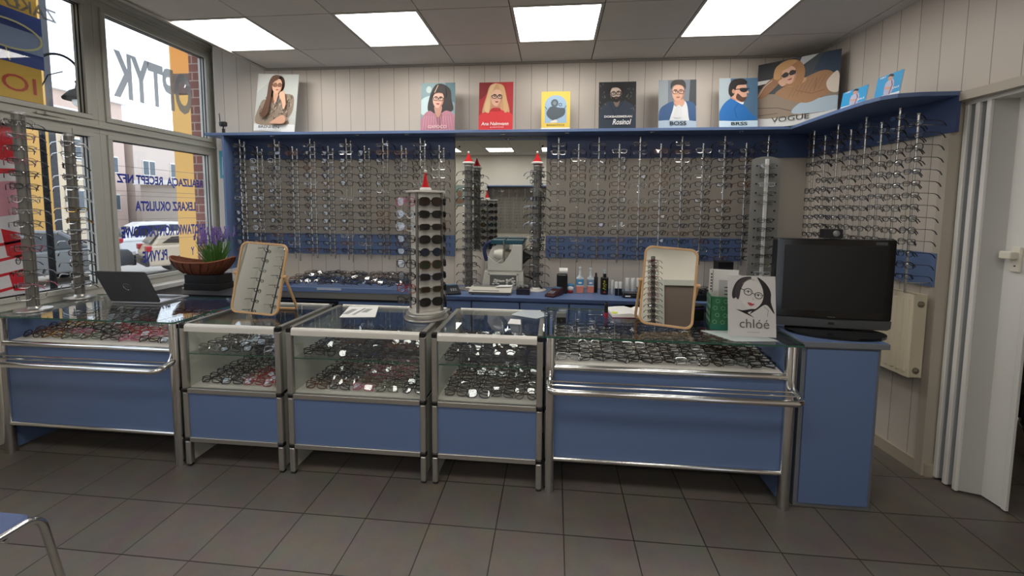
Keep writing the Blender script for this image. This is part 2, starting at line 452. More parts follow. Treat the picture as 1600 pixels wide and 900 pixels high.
# lettering on the glass, read from the street: local X runs towards -Y
def film_mat(name, color, clear):
    m = mat(name, color, 0.6); nt = m.node_tree; b = nt.nodes['Principled BSDF']; out = [n for n in nt.nodes if n.type == 'OUTPUT_MATERIAL'][0]
    tr = nt.nodes.new('ShaderNodeBsdfTransparent'); mx = nt.nodes.new('ShaderNodeMixShader'); mx.inputs[0].default_value = clear
    nt.links.new(b.outputs[0], mx.inputs[1]); nt.links.new(tr.outputs[0], mx.inputs[2]); nt.links.new(mx.outputs[0], out.inputs[0]); return m
GREY_L = film_mat('grey_lettering', '#a9abab', 0.12)
NAVY_L = mat('navy_lettering', '#2236a8', 0.5)
def win_text(s, par, y_near, y_far, z, h, m, bold=0.0):
    M = frame_matrix((XW-0.006-par.location.x, (y_near+y_far)/2-par.location.y, z-par.location.z), (0, -1, 0), (0, 0, 1))
    return text_mesh(s, 'lettering', m, par, M, width=abs(y_far-y_near), height=h, bold=bold)
win_text('OPTYK', w_ur, 3.20, 3.96, 2.47, 0.39, GREY_L, 0.035)
win_text('ZAK\u0141AD OPTY', w_ul, 2.1, 2.83, 2.885, 0.085, GREY_L, 0.02)
win_text('REALIZACJA  RECEPT NFZ', w_lr, 3.18, 4.04, 1.745, 0.10, NAVY_L, 0.035)
win_text('LEKARZ OKULISTA', w_lr, 3.32, 3.94, 1.53, 0.09, NAVY_L, 0.035)
win_text('SHOTAWKI KONTAKTIOWE', w_lr, 3.19, 4.05, 1.30, 0.10, NAVY_L, 0.035)
win_text('P\u0141YVNE', w_lr, 3.36, 3.60, 1.075, 0.10, NAVY_L, 0.035)
win_text('Y', w_lr, 3.86, 3.90, 1.09, 0.08, NAVY_L, 0.035)
# etched lines round the lettering
mb = MB()
LN = mat('etched_line', '#8f918f', 0.6)
for z0, z1 in ((1.70, 1.905), (1.27, 1.46)):
    for z in (z0, z1): mb.box(XW-0.005, XW-0.0035, 3.16, 4.06, z, z+0.003)
    for y in (3.16, 4.06): mb.box(XW-0.005, XW-0.0035, y-0.002, y+0.002, z0, z1)
mb.box(XW-0.005, XW-0.0035, 3.16, 4.06, 1.66, 1.663)
mb.build('etched_border', LN, w_lr, W=True)
# window handle and small metal catch
mb = MB(); mb.box(XW+0.045, XW+0.055, 2.62, 2.8, 2.205, 2.225); mb.box(XW+0.045, XW+0.075, 2.66, 2.68, 2.205, 2.225)
mb.build('window_handle', PVC, w_ll, W=True, bevel=0.003)
# decals on the lower left pane: red and white advertising film
REDF = mat('red_film', '#d8202c', 0.5); WHF = mat('white_film', '#e8e4e6', 0.5); PINKF = mat('pink_film', '#d99aa8', 0.5); BLKF = mat('dark_film', '#3a2326', 0.5)
d = thing('window_poster', 'red, pink and white advertising film on the lower left window pane', 'poster', (XW-0.01, 2.4, 1.0))
mb = MB(); mb.box(XW-0.013, XW-0.01, 2.0, 2.545, 0.97, 2.10, 0); mb.build('backing_film', WHF, d, W=True)
mb = MB(); X = XW-0.0095
def film(pts, mi):
    pts = [(min(y, 2.54), z) for y, z in pts]
    mb.prism(pts, X-0.0004*mi, X+0.001+0.0006*mi, 'x', mi)
film([(2.38, 1.88), (2.60, 1.86), (2.60, 2.09), (2.42, 2.10)], 0)
film([(2.2, 1.76), (2.6, 1.79), (2.6, 1.82), (2.2, 1.8)], 0)
film([(2.15, 1.45), (2.6, 1.52), (2.6, 1.74), (2.15, 1.7)], 1)
film([(2.2, 1.53), (2.36, 1.56), (2.4, 1.63), (2.3, 1.65), (2.2, 1.62)], 2)
film([(2.05, 1.30), (2.28, 1.36), (2.33, 1.02), (2.2, 1.0), (2.05, 1.1)], 0)
film([(2.42, 1.42), (2.58, 1.38), (2.57, 1.2), (2.44, 1.24)], 0)
film([(2.44, 1.12), (2.56, 1.14), (2.55, 0.99), (2.46, 1.0)], 0)
for k in range(4):
    film([(2.38, 1.30-0.1*k), (2.6, 1.33-0.1*k), (2.6, 1.345-0.1*k), (2.38, 1.32-0.1*k)], 0)
mb.build('printed_shapes', [REDF, PINKF, BLKF], d, W=True)
# chains of frames hanging in the window
def hang_chain(y, z1, z0, col, label, r, n):
    a = MB(); zz = z1; k = 0
    step = (z1-z0)/n
    for k in range(n):
        zc_ = z1-(k+0.5)*step
        h = step*0.62; w = r
        pts = []
        for q in range(12):
            an = 2*PI*q/12
            px, pz = w*math.cos(an), h*math.sin(an)
            pts.append(((0 if k % 2 == 0 else px)+0.0, (px if k % 2 == 0 else 0), zc_+pz))
        a.tube(pts, 0.0045 if r > 0.015 else 0.0028, 6, closed=True)
    a.tube([(0, 0, z1), (0, 0, 2.14)], 0.0015, 4)
    o = a.build('hanging_chain', col, smooth=True); o.location = (XW+0.09, y, 0)
    return tag(o, label, 'chain', 'chains hung in the window')
hang_chain(2.50, 2.04, 1.33, mat('brown_acetate', '#3b1c17', 0.35), 'chunky brown link chain hanging between the two window columns', 0.022, 20)
hang_chain(2.80, 2.00, 1.36, mat('dark_metal', '#3b3835', 0.35, 0.7), 'thin dark metal chain hanging beside the window mullion', 0.010, 30)
# ------------------------------------------------------------------ folding door in the doorway
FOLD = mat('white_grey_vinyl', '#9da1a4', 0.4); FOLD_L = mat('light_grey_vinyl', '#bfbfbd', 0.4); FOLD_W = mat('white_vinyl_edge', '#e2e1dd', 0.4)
t = thing('door_1', 'white accordion folding door half drawn across the doorway', 'door', (2.34, 2.5, 0.01)); t['kind'] = 'structure'
zz = [(2.34, 2.64), (2.275, 2.625), (2.345, 2.59), (2.275, 2.565), (2.345, 2.53), (2.28, 2.51), (2.385, 2.475), (2.39, 2.36)]
for k in range(len(zz)-1):
    (xa, ya), (xb, yb) = zz[k], zz[k+1]
    dv = Vector((xb-xa, yb-ya)); nn = Vector((-dv.y, dv.x)).normalized()*0.006
    a = MB(); a.prism([(xa-nn.x, ya-nn.y), (xb-nn.x, yb-nn.y), (xb+nn.x, yb+nn.y), (xa+nn.x, ya+nn.y)], 0.012, DZ-0.035)
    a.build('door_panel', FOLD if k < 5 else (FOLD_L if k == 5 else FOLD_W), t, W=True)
for k in (1, 3, 5, 7):
    x, y = zz[k]
    a = MB(); a.rbox(x-0.012, x+0.006, y-0.014, y+0.01, 0.010, DZ-0.033, 0.004); a.build('edge_strip', FOLD_W, t, W=True)
a = MB(); a.box(2.27, 2.40, DY0, DY1-0.016, DZ-0.035, DZ-0.014); a.build('door_track', FOLD_W, t, W=True)
hd = MB(); hd.rbox(2.366, 2.38, 2.385, 2.43, 1.27, 1.40, 0.004); hd.rbox(2.325, 2.368, 2.39, 2.45, 1.335, 1.375, 0.008); 
h = hd.build('door_handle', mat('cream_plastic', '#e3ded0', 0.4), t, W=True, bevel=0.003)
a = MB(); a.ball((2.365, 2.405, 1.30), 0.004, mi=0); a.build('keyhole', BLACK, t, W=True)
# ------------------------------------------------------------------ spectacles: shared builders
FRAME_COLS = {
    'black': mat('frame_black', '#141316', 0.3), 'dark brown': mat('frame_brown', '#2e1c15', 0.3), 'silver': mat('frame_silver', '#a9a9aa', 0.25, 1.0),
    'gunmetal': mat('frame_gunmetal', '#4a4a4e', 0.3, 0.9), 'red': mat('frame_red', '#8c1720', 0.3), 'navy': mat('frame_navy', '#1b2440', 0.3),
    'tortoiseshell': mat('frame_tortoise', '#5b3214', 0.3, noise=0.6, nscale=90), 'gold': mat('frame_gold', '#a78449', 0.25, 1.0),
    'clear': mat('frame_clear', '#b9c0c2', 0.2), 'olive': mat('frame_olive', '#4d5238', 0.35), 'pink': mat('frame_pink', '#b2607a', 0.35)}
LENS = glass_mat('demo_lens', (0.92, 0.94, 0.94), 0.07, 0.05)
SUN = {'black': mat('sun_lens_black', '#0d0e10', 0.08), 'brown': mat('sun_lens_brown', '#2b1c12', 0.08), 'green': mat('sun_lens_green', '#20281a', 0.08), 'blue': mat('sun_lens_blue', '#132036', 0.06)}
def lens_outline(shape, sx, n=18):
    pts = []
    for k in range(n):
        a = 2*PI*k/n; c, s = math.cos(a), math.sin(a)
        if shape == 'rect': e = 0.55; w, h = 0.027, 0.0165
        elif shape == 'round': e = 1.0; w, h = 0.0245, 0.022
        elif shape == 'cat': e = 0.72; w, h = 0.027, 0.019
        else: e = 0.75; w, h = 0.029, 0.0235
        x = w*math.copysign(abs(c)**e, c); z = h*math.copysign(abs(s)**e, s)
        if shape == 'cat' and z > 0: z += 0.006*max(0, c)
        if shape == 'pilot': x += 0.004*(1 if z < 0 else -0.2)*(z/h if z < 0 else 0)*-1*0.5; z -= 0.003*max(0, -c)*0
        if shape == 'rect' and z < 0: x *= 0.94
        pts.append((sx*(0.0335+x), 0.0+0.004*((0.0335+x)/0.06)**2, z))
    return pts
def g_front(mb, shape, r, mi=0, seg=4, n=18):
    for sx in (1, -1): mb.tube(lens_outline(shape, sx, n), r, seg, mi, closed=True)
    mb.tube([(-0.009, 0, 0.004), (0, -0.0015, 0.007), (0.009, 0, 0.004)], r, seg, mi)
    for sx in (1, -1): mb.tube([(sx*0.059, 0.004, 0.009), (sx*0.068, 0.006, 0.010)], r*1.2, seg, mi)
def g_lens(mb, shape, mi=0, sxs=(1, -1), n=18):
    for sx in sxs:
        p = lens_outline(shape, sx, n)
        mb.add(p, [tuple(range(n)) if sx > 0 else tuple(range(n-1, -1, -1))], mi)
def g_temple(mb, sx, folded, r, mi=0, seg=4):
    if not folded:
        mb.tube([(sx*0.068, 0.006, 0.010), (sx*0.071, 0.05, 0.009), (sx*0.070, 0.098, 0.006), (sx*0.068, 0.122, -0.006), (sx*0.066, 0.138, -0.026)], [r, r, r*1.1, r*1.5, r*1.3], seg, mi)
    else:
        o = 0.012 if sx > 0 else 0.019
        mb.tube([(sx*0.068, 0.006, 0.010), (sx*0.065, o, 0.010), (0, o+0.002, 0.005), (-sx*0.045, o+0.002, -0.004), (-sx*0.06, o, -0.018)], [r, r, r*1.1, r*1.4, r*1.2], seg, mi)
_gm = {}
def glasses_meshes(shape, col, folded, thick, lens='clear'):
    key = (shape, col, folded, thick, lens)
    if key in _gm: return _gm[key]
    fm = FRAME_COLS[col]; lm = LENS if lens == 'clear' else SUN[lens]
    a = MB(); g_front(a, shape, thick); front = a.mesh('frame', fm)
    a = MB(); g_lens(a, shape, 0, (1,)); l1 = a.mesh('lens', lm)
    a = MB(); g_lens(a, shape, 0, (-1,)); l2 = a.mesh('lens', lm)
    a = MB(); g_temple(a, 1, folded, thick); t1 = a.mesh('temple', fm)
    a = MB(); g_temple(a, -1, folded, thick); t2 = a.mesh('temple', fm)
    a = MB(); g_front(a, shape, thick, 0, 4, 14); g_lens(a, shape, 1, (1, -1), 14); g_temple(a, 1, folded, thick); g_temple(a, -1, folded, thick)
    whole = a.mesh('eyeglasses', [fm, lm])
    _gm[key] = dict(front=front, l1=l1, l2=l2, t1=t1, t2=t2, whole=whole, mb=a, mats=(fm, lm))
    return _gm[key]
def place_glasses(M, shape, col, folded, label, group, thick=0.0021, lens='clear', parts=False, name='eyeglasses', cat='eyeglasses'):
    g = glasses_meshes(shape, col, folded, thick, lens)
    if parts:
        o = bpy.data.objects.new(name, None); COL.objects.link(o); o.empty_display_size = 0.02
        for n, k in (('frame_front', 'front'), ('lens', 'l1'), ('lens', 'l2'), ('temple', 't1'), ('temple', 't2')):
            c = bpy.data.objects.new(n, g[k]); COL.objects.link(c); c.parent = o
    else:
        o = bpy.data.objects.new(name, g['whole']); COL.objects.link(o)
    o.matrix_world = M
    o['label'] = label; o['category'] = cat
    if group: o['group'] = group
    return o
class Mass:
    """the uncounted rest of a kind in one mesh"""
    def __init__(s): s.mb = MB(); s.mats = []
    def put(s, M, shape, col, folded, thick=0.0021, lens='clear'):
        g = glasses_meshes(shape, col, folded, thick, lens)
        ids = []
        for m_ in g['mats']:
            if m_ not in s.mats: s.mats.append(m_)
            ids.append(s.mats.index(m_))
        src = g['mb']; off = len(s.mb.v)
        s.mb.v += [tuple(M @ Vector(p)) for p in src.v]
        for f, q in zip(src.f, src.m): s.mb.f.append(tuple(i+off for i in f)); s.mb.m.append(ids[q])
def TR(x, y, z, rz=0.0, rx=0.0, ry=0.0, s=1.0):
    return Matrix.Translation((x, y, z)) @ Matrix.Rotation(rz, 4, 'Z') @ Matrix.Rotation(ry, 4, 'Y') @ Matrix.Rotation(rx, 4, 'X') @ Matrix.Scale(s, 4)
SHAPES = ['rect', 'round', 'cat', 'rect', 'pilot', 'rect']
DARKS = ['black', 'black', 'black', 'dark brown', 'gunmetal', 'navy', 'tortoiseshell', 'black', 'gunmetal']
LIGHTS_C = ['silver', 'gunmetal', 'silver', 'black', 'gold', 'gunmetal', 'dark brown', 'silver']
rng = random.Random(11)
RIM = {'rect': 'rectangular', 'round': 'round', 'cat': 'cat-eye', 'pilot': 'large'}
# ------------------------------------------------------------------ front counters
YC = 2.262
YBK = 2.86
def alu_module(x0, x1, label, ord_word):
    """aluminium framed display case: glass upper half with a shelf, blue lower panel, open feet"""
    t = thing('display_case', label, 'display case', ((x0+x1)/2, YC, 0), 0, 'aluminium display cases of the front counter')
    w = 0.034; zt = 0.883
    def post(x, y):
        a = MB()
        for za, zb in ((0.012, 0.158), (0.182, 0.462), (0.486, zt-0.03)): a.rbox(x-w/2, x+w/2, y-w/2, y+w/2, za, zb, 0.008)
        o = a.build('post', ALU, t, smooth=True, W=True)
        L = t.location
        for za, zb, g in ((0.158, 0.182, 0.001), (0.462, 0.486, 0.001), (zt-0.03, zt-0.002, 0.0), (0.0, 0.012, -0.002)):
            a = MB(); a.rbox(x-w/2-g-L.x, x+w/2+g-L.x, y-w/2-g-L.y, y+w/2+g-L.y, za, zb, 0.008)
            a.build('foot_cap' if za == 0 else 'connector', BLACK, o, smooth=True)
    xa, xb, ya, yb = x0+w/2, x1-w/2, YC, YBK
    for x in (xa, xb):
        for y in (ya, yb): post(x, y)
    def rail(n, z0, z1, m, x=None, r=0.008):
        a = MB()
        if x is None:
            for y in (ya, yb):
                if n == 'front_rail' and y == yb: continue
                if n == 'back_rail' and y == ya: continue
                a.rbox(xa+w/2, xb-w/2, y-w/2, y+w/2, z0, z1, 0.003)
        a.build(n, m, t, W=True)
    for z0, z1, m in ((0.156, 0.184, ALU), (0.460, 0.488, ALU)):
        rail('front_rail', z0, z1, m); rail('back_rail', z0, z1, m)
    # rounded white top rail
    for n, y in (('front_top_rail', ya), ('back_top_rail', yb)):
        a = MB(); a.prism([(y-w/2+w/2*(1-math.cos(R(q))), zt-0.045+0.045*0+0.0) if False else (y-w/2*math.cos(R(q)), zt-0.022+0.020*math.sin(R(q))) for q in range(0, 181, 20)]+[(y+w/2, zt-0.045), (y-w/2, zt-0.045)], xa+w/2, xb-w/2, 'x')
        a.build(n, ALU_W, t, W=True, smooth=True)
    for x in (xa, xb):
        a = MB(); a.rbox(x-w/2+0.003, x+w/2-0.003, ya+w/2, yb-w/2, zt-0.03, zt-0.003, 0.004); a.build('side_top_rail', ALU, t, W=True)
        a = MB(); a.box(x-0.004, x+0.004, ya+w/2, yb-w/2, 0.486, zt-0.03); a.build('side_panel', mat('pale_side_panel', '#c5c6bd', 0.5), t, W=True)
        a = MB(); a.box(x-0.004, x+0.004, ya+w/2, yb-w/2, 0.02, 0.462); a.build('side_panel', mat('pale_side_panel', '#c5c6bd', 0.5), t, W=True)
    a = MB(); a.box(xa+w/2, xb-w/2, ya-0.006, ya+0.006, 0.184, 0.460); a.build('front_panel', BLUE, t, W=True)
    a = MB(); a.box(xa+w/2, xb-w/2, yb-0.006, yb+0.006, 0.01, 0.460); a.build('back_panel', BLUE, t, W=True)
    a = MB(); a.box(xa+0.006, xb-0.006, ya+0.012, yb-0.012, 0.476, 0.490); a.build('deck', DECK, t, W=True)
    a = MB(); a.box(xa+0.006, xb-0.006, ya+0.012, yb-0.012, 0.170, 0.184); a.build('bottom_board', BLUE, t, W=True)
    a = MB(); a.box(xa+0.006, xb-0.006, ya+0.016, yb-0.02, 0.690, 0.696); a.build('glass_shelf', GLASS_TOP, t, W=True)
    a = MB(); a.box(xa+0.006, xb-0.006, ya+0.0145, ya+0.0160, 0.690, 0.696); a.build('shelf_edge', GLASS_EDGE, t, W=True)
    a = MB(); a.box(xa+w/2, xb-w/2, ya-0.003, ya+0.001, 0.488, zt-0.045); a.build('front_glass', GLASS, t, W=True)
    a = MB(); a.box(xa+w/2, xb-w/2, ya+w/2, yb-w/2, zt-0.010, zt-0.004); a.build('glass_top', GLASS_TOP, t, W=True)
    return t
MODS = [(-2.205, -1.572), (-1.535, -0.707), (-0.672, -0.048)]
alu_module(*MODS[0], 'narrow aluminium display case under the left wooden table mirror', 'left')
alu_module(*MODS[1], 'widest aluminium display case, in the middle, with a sheet of paper on top', 'middle')
alu_module(*MODS[2], 'aluminium display case just right of the tall sunglasses stand', 'right')

def chrome_counter(x0, x1, label, zpanel=0.70):
    t = thing('glass_counter', label, 'counter', ((x0+x1)/2, YC, 0), 0, 'chrome framed glass counters')
    r = 0.029; zt = 0.888
    for x in (x0, x1):
        for y in (YC, YBK):
            a = MB(); a.lathe([(r-0.002, 0), (r, 0.004), (r, zt-0.012), (r-0.004, zt-0.002)], (x, y), 24)
            o = a.build('post', CHROME, t, smooth=True, W=True)
    def tb(n, p, rr_, q=0.05):
        a = MB(); a.tube(fillet(p, q) if len(p) > 2 else p, rr_, 12); return a.build(n, CHROME, t, smooth=True, W=True)
    tb('tray_rail', [(x0, YC-0.004, 0.714), (x1, YC-0.004, 0.714)], 0.017)
    tb('bottom_rail', [(x0, YC-0.004, 0.194), (x1, YC-0.004, 0.194)], 0.013)
    a = MB(); a.box(x0+0.02, x1-0.02, YC+0.004, YC+0.02, 0.2, 0.702); a.build('front_panel', BLUE, t, W=True)
    a = MB(); a.box(x0+0.02, x1-0.02, YBK-0.02, YBK-0.005, 0.02, 0.80); a.build('back_panel', BLUE, t, W=True)
    for x in (x0, x1):
        a = MB(); a.box(x-0.008, x+0.008, YC+0.025, YBK-0.025, 0.02, 0.86); a.build('side_panel', BLUE, t, W=True)
    a = MB(); a.prism([(YC+0.012, 0.706), (YBK-0.02, 0.775), (YBK-0.02, 0.789), (YC+0.012, 0.720)], x0+0.02, x1-0.02, 'x'); a.build('tray', DECK, t, W=True)
    # parcel rail standing off the front
    a = MB(); a.tube(fillet([(x0-0.004, YC-0.02, 0.655), (x0-0.012, YC-0.125, 0.628), (x1+0.012, YC-0.125, 0.628), (x1+0.004, YC-0.02, 0.655)], 0.06, 8), 0.0165, 14)
    pr_ = a.build('bag_rail', CHROME, t, smooth=True, W=True)
    for dy, dz in ((0.045, 0.652), (0.08, 0.645)):
        a = MB(); a.tube(fillet([(x0+0.004, YC-0.02, 0.668), (x0+0.004, YC-dy, dz), (x1-0.004, YC-dy, dz), (x1-0.004, YC-0.02, 0.668)], 0.02, 4), 0.0045, 8); 
        a.build('wire', CHROME, t, smooth=True, W=True)
    for x in (x0, x1):
        a = MB(); a.tube(fillet([(x, YC-0.026, 0.70), (x, YC-0.036, 0.675), (x, YC-0.06, 0.645), (x, YC-0.11, 0.632)], 0.02, 4), 0.006, 8); a.build('bracket', CHROME, t, smooth=True, W=True)
    a = MB(); pts = rrect(x1-x0+0.09, YBK-YC+0.075, 0.03, 5, (x0+x1)/2, (YBK+YC)/2-0.012)
    a.prism(pts, zt, zt+0.010, 'z', 0)
    # the polished edge reads green
    g = a.build('glass_top', [GLASS_TOP], t, W=True)
    a = MB(); n = len(pts); cx, cy_ = (x0+x1)/2, (YBK+YC)/2-0.012
    vs = [(x, y, z) for z in (zt+0.0005, zt+0.0095) for x, y in [(cx+(px-cx)*1.0006, cy_+(py-cy_)*1.0012) for px, py in pts]]
    a.add(vs, [(i, (i+1) % n, n+(i+1) % n, n+i) for i in range(n)]); a.build('glass_edge', GLASS_EDGE, t, W=True)
    return t
BR_ = chrome_counter(-0.008, 1.232, 'glass topped counter with blue front right of the aluminium cases')
BL_ = chrome_counter(-3.435, -2.250, 'glass topped counter with blue front by the window, under the laptop')
ZG = 0.8985   # top of the glass counters
ZM = 0.8795   # top of the glass in the aluminium cases (set in the frame)

# tall blue cabinet that carries the television
t = thing('blue_cabinet', 'tall narrow blue cabinet with grey edging carrying the television', 'cabinet', (1.485, YC, 0))
a = MB(); a.box(1.297, 1.679, 2.29, 2.80, 0.0, 0.875); a.build('body', EDGE, t, W=True, bevel=0.002)
a = MB(); a.box(1.318, 1.660, 2.280, 2.291, 0.022, 0.862); a.build('front_panel', BLUE, t, W=True, bevel=0.002)
a = MB(); a.box(1.288, 1.705, 2.268, 2.82, 0.875, 0.903); o = a.build('top_board', EDGE, t, W=True, bevel=0.002)
a = MB(); a.box(1.292, 1.701, 2.273, 2.815, 0.9032, 0.9052); a.build('top_surface', BLUE, t, W=True)
ZC = 0.9055

# ------------------------------------------------------------------ folded glasses in the cases
REST = Mass()
case_rows = []   # (priority, M, shape, colour, label, parts)
def fill(xa, xb, y0, y1, z0, slope, ncol, nrow, where, cols, skip=0.0, lean=34):
    cw = (xb-xa)/ncol
    for j in range(nrow):
        y = y0+(y1-y0)*(j+0.5)/nrow
        for i in range(ncol):
            if rng.random() < skip: continue
            x = xa+cw*(i+0.5)+rng.uniform(-0.006, 0.006)
            c = cols(i, j, ncol, nrow); sh = rng.choice(SHAPES)
            z = z0+slope*(y-y0)+0.0235+rng.uniform(0, 0.002)
            M = TR(x, y+rng.uniform(-0.004, 0.004), z, rng.uniform(-0.10, 0.10), -R(lean+rng.uniform(-7, 5)), 0, 1.08)
            fromleft = i+1
            lab = '%s %s folded glasses, %s row, %s from left, %s' % (c, RIM[sh], ORD[j+1], ORD[fromleft], where)
            case_rows.append((y+0.002*i, M, sh, c, lab, j < 2))
def c_dark(i, j, n, m): return rng.choice(DARKS)
def c_light(i, j, n, m): return rng.choice(LIGHTS_C)
def c_red(i, j, n, m): return rng.choice(['red', 'red', 'dark brown']) if i >= n-2 and j < 4 else rng.choice(DARKS)
def c_mid(i, j, n, m): return rng.choice(['tortoiseshell', 'olive', 'black', 'pink']) if i in (2, 3) else rng.choice(DARKS)
def c_left(i, j, n, m): return rng.choice(['tortoiseshell', 'gold', 'dark brown']) if i < 2 else rng.choice(['black', 'gunmetal', 'dark brown', 'red', 'black', 'pink', 'silver', 'olive'])
def c_right(i, j, n, m): return rng.choice(['red', 'dark brown', 'black']) if i >= 7 and j > 1 else rng.choice(['black', 'gunmetal', 'black', 'black', 'dark brown', 'silver'])
(m0a, m0b), (m1a, m1b), (m2a, m2b) = MODS
fill(m0a+0.05, m0b-0.03, 2.30, 2.84, 0.490, 0, 4, 9, 'lower deck of leftmost case', c_red)
fill(m0a+0.05, m0b-0.03, 2.30, 2.84, 0.696, 0, 4, 9, 'glass shelf of leftmost case', c_light)
fill(m1a+0.05, m1b-0.03, 2.30, 2.84, 0.490, 0, 5, 9, 'lower deck of widest case', c_mid)
fill(m1a+0.05, m1b-0.03, 2.30, 2.84, 0.696, 0, 5, 9, 'glass shelf of widest case', c_dark)
fill(m2a+0.05, m2b-0.03, 2.30, 2.84, 0.490, 0, 4, 9, 'lower deck of right case', c_dark)
fill(m2a+0.05, m2b-0.03, 2.30, 2.84, 0.696, 0, 4, 9, 'glass shelf of right case', c_dark)
sl = 0.069/(YBK-0.02-YC-0.012)
fill(0.03, 1.19, YC+0.045, 2.83, 0.7205+sl*0.04, sl, 9, 9, 'tray of right glass counter', c_right, 0, 46)
fill(-3.39, -2.29, YC+0.045, 2.83, 0.7205+sl*0.04, sl, 8, 8, 'tray of left glass counter', c_left, 0, 46)
case_rows.sort(key=lambda r: r[0])
for k, (pri, M, sh, c, lab, parts) in enumerate(case_rows):
    if k < 300:
        place_glasses(M, sh, c, True, lab, 'folded glasses laid out in the counter displays', 0.0027, 'clear', parts, 'folded_eyeglasses')
    else:
        REST.put(M, sh, c, True, 0.0027)
# ------------------------------------------------------------------ blue wall unit
YS = 3.585       # front edge of the shelf
XS0 = -2.985     # left side panel
ZS = 2.24
shelf_poly = [(-3.16, YS), (1.845, YS), (1.838, 3.1), (1.845, 2.80), (1.868, 2.70), (1.92, 2.64), (2.02, 2.615), (RX(2.61)-0.002, 2.61), (RX(YB)-0.002, YB-0.002), (-3.16, YB-0.002)]
t = thing('wall_unit', 'long blue wall shelf unit above the hanging frames, turning onto the right wall', 'wall unit', (0, YB, ZS))
a = MB(); a.prism(shelf_poly, ZS-0.024, ZS); a.build('shelf', BLUE, t, W=True, bevel=0.002)
a = MB(); a.box(XS0-0.02, XS0, YS+0.012, YB-0.002, 1.0, ZS-0.024); a.build('side_panel', BLUE, t, W=True, bevel=0.002)
XB1 = RX(YB)-0.03
YBD = YB-0.018
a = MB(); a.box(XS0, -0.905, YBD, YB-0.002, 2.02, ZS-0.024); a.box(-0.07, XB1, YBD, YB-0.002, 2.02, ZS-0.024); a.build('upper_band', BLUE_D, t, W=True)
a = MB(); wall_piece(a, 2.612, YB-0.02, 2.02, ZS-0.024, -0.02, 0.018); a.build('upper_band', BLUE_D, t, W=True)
a = MB(); a.box(XS0, -0.905, YBD, YB-0.002, 1.138, 1.33); a.box(-0.07, 1.62, YBD, YB-0.002, 1.138, 1.335); a.build('lower_band', BLUE, t, W=True)
a = MB(); wall_piece(a, 2.66, 3.7, 1.138, 1.335, -0.02, 0.018); a.build('lower_band', BLUE, t, W=True)
GREYB = mat('grey_backing', '#a39c92', 0.6)
a = MB(); a.box(XS0, -0.905, YBD+0.006, YB-0.002, 1.33, 2.02); a.box(-0.07, XB1, YBD+0.006, YB-0.002, 1.335, 2.02); a.build('backing_board', GREYB, t, W=True)
for x in (-2.55, -1.75, -1.3, -0.45, 0.1, 0.8, 1.5):
    a = MB(); a.lathe([(0.018, ZS-0.030), (0.022, ZS-0.024)], (x, YS+0.07), 12); a.build('shelf_light', CHROME, t, W=True, smooth=True)

# wall mirror
t = thing('wall_mirror', 'tall frameless mirror on the back wall between the two banks of hanging frames', 'mirror', (-0.485, YB-0.01, 1.21))
a = MB(); a.box(-0.897, -0.072, YB-0.012, YB-0.002, 1.205, 2.205); a.build('backing', mat('mirror_edge', '#7c8884', 0.3), t, W=True)
a = MB(); a.box(-0.895, -0.074, YB-0.0135, YB-0.012, 1.207, 2.203); a.build('mirror_glass', MIRROR, t, W=True)
for x in (-0.86, -0.11):
    a = MB(); a.lathe([(0.0, -0.004), (0.008, -0.003), (0.008, 0)], (0, 0), 12, 0, Matrix.Translation((x, YB-0.0135, 2.13)) @ Matrix.Rotation(R(-90), 4, 'X') @ Matrix.Scale(-1, 4, (0, 0, 1))); a.build('screw', BLACK, t, W=True)

# ------------------------------------------------------------------ rods with hanging frames
ROD = mat('rod_chrome', '#bcbcba', 0.25, 0.9)
def rod_mesh(L, n, z0):
    a = MB(); a.tube([(0, 0, 0), (0, 0, L)], 0.0065, 8); a.ball((0, 0, L), 0.009, seg=8, rings=6)
    b = MB()
    for k in range(n):
        z = L-z0-k*0.0675
        b.tube([(-0.014, -0.006, z+0.003), (-0.009, -0.012, z), (0.009, -0.012, z), (0.014, -0.006, z+0.003)], 0.0032, 5)
    c = MB()
    c.tube([(0, 0, 0), (0, 0.14, 0)], 0.004, 6)
    return a.mesh('rod', ROD, True), b.mesh('pegs', CHROME), c.mesh('wall_bracket', ROD, True)
wall_items = []   # (size key, M, shape, colour, label)
def hang_rod(x, y, zt, zb, rz, label, where, n, colset, wide=1.0, two=False, brk=0.14):
    L = zt-zb
    r = thing('display_rod', label, 'display rod', (x, y, zb), rz, 'chrome display rods on the walls')
    me = rod_mesh(L, n, 0.05)
    for nm, q, zz_ in zip(('rod', 'pegs', 'wall_bracket', 'wall_bracket'), me+(me[2],), (0, 0, L-0.06, 0.06)):
        o = bpy.data.objects.new(nm, q); COL.objects.link(o); o.parent = r; o.location = (0, 0, zz_)
    if two:
        o = bpy.data.objects.new('rod', me[0]); COL.objects.link(o); o.parent = r; o.location = (0.036, 0.012, -0.02)
    for k in range(n):
        z = zt-0.05-k*0.0675
        if rng.random() < 0.03: continue
        c = rng.choice(colset); sh = rng.choice(SHAPES)
        M = Matrix.Translation((x, y, z)) @ Matrix.Rotation(rz+rng.uniform(-0.05, 0.05), 4, 'Z') @ Matrix.Translation((0, -0.0165, -0.0042)) @ Matrix.Rotation(rng.uniform(-0.03, 0.03), 4, 'Y') @ Matrix.Scale(wide, 4)
        lab = '%s %s frames hanging %s from top, %s' % (c, RIM[sh], ORD[k+1], where)
        dist = math.hypot(x, y)
        wall_items.append((dist-0.02*(1-abs(k-7)/10), M, sh, c, lab))
WALLC = ['black', 'gunmetal', 'black', 'gunmetal', 'dark brown', 'black', 'silver', 'navy', 'tortoiseshell']
YR = 3.652
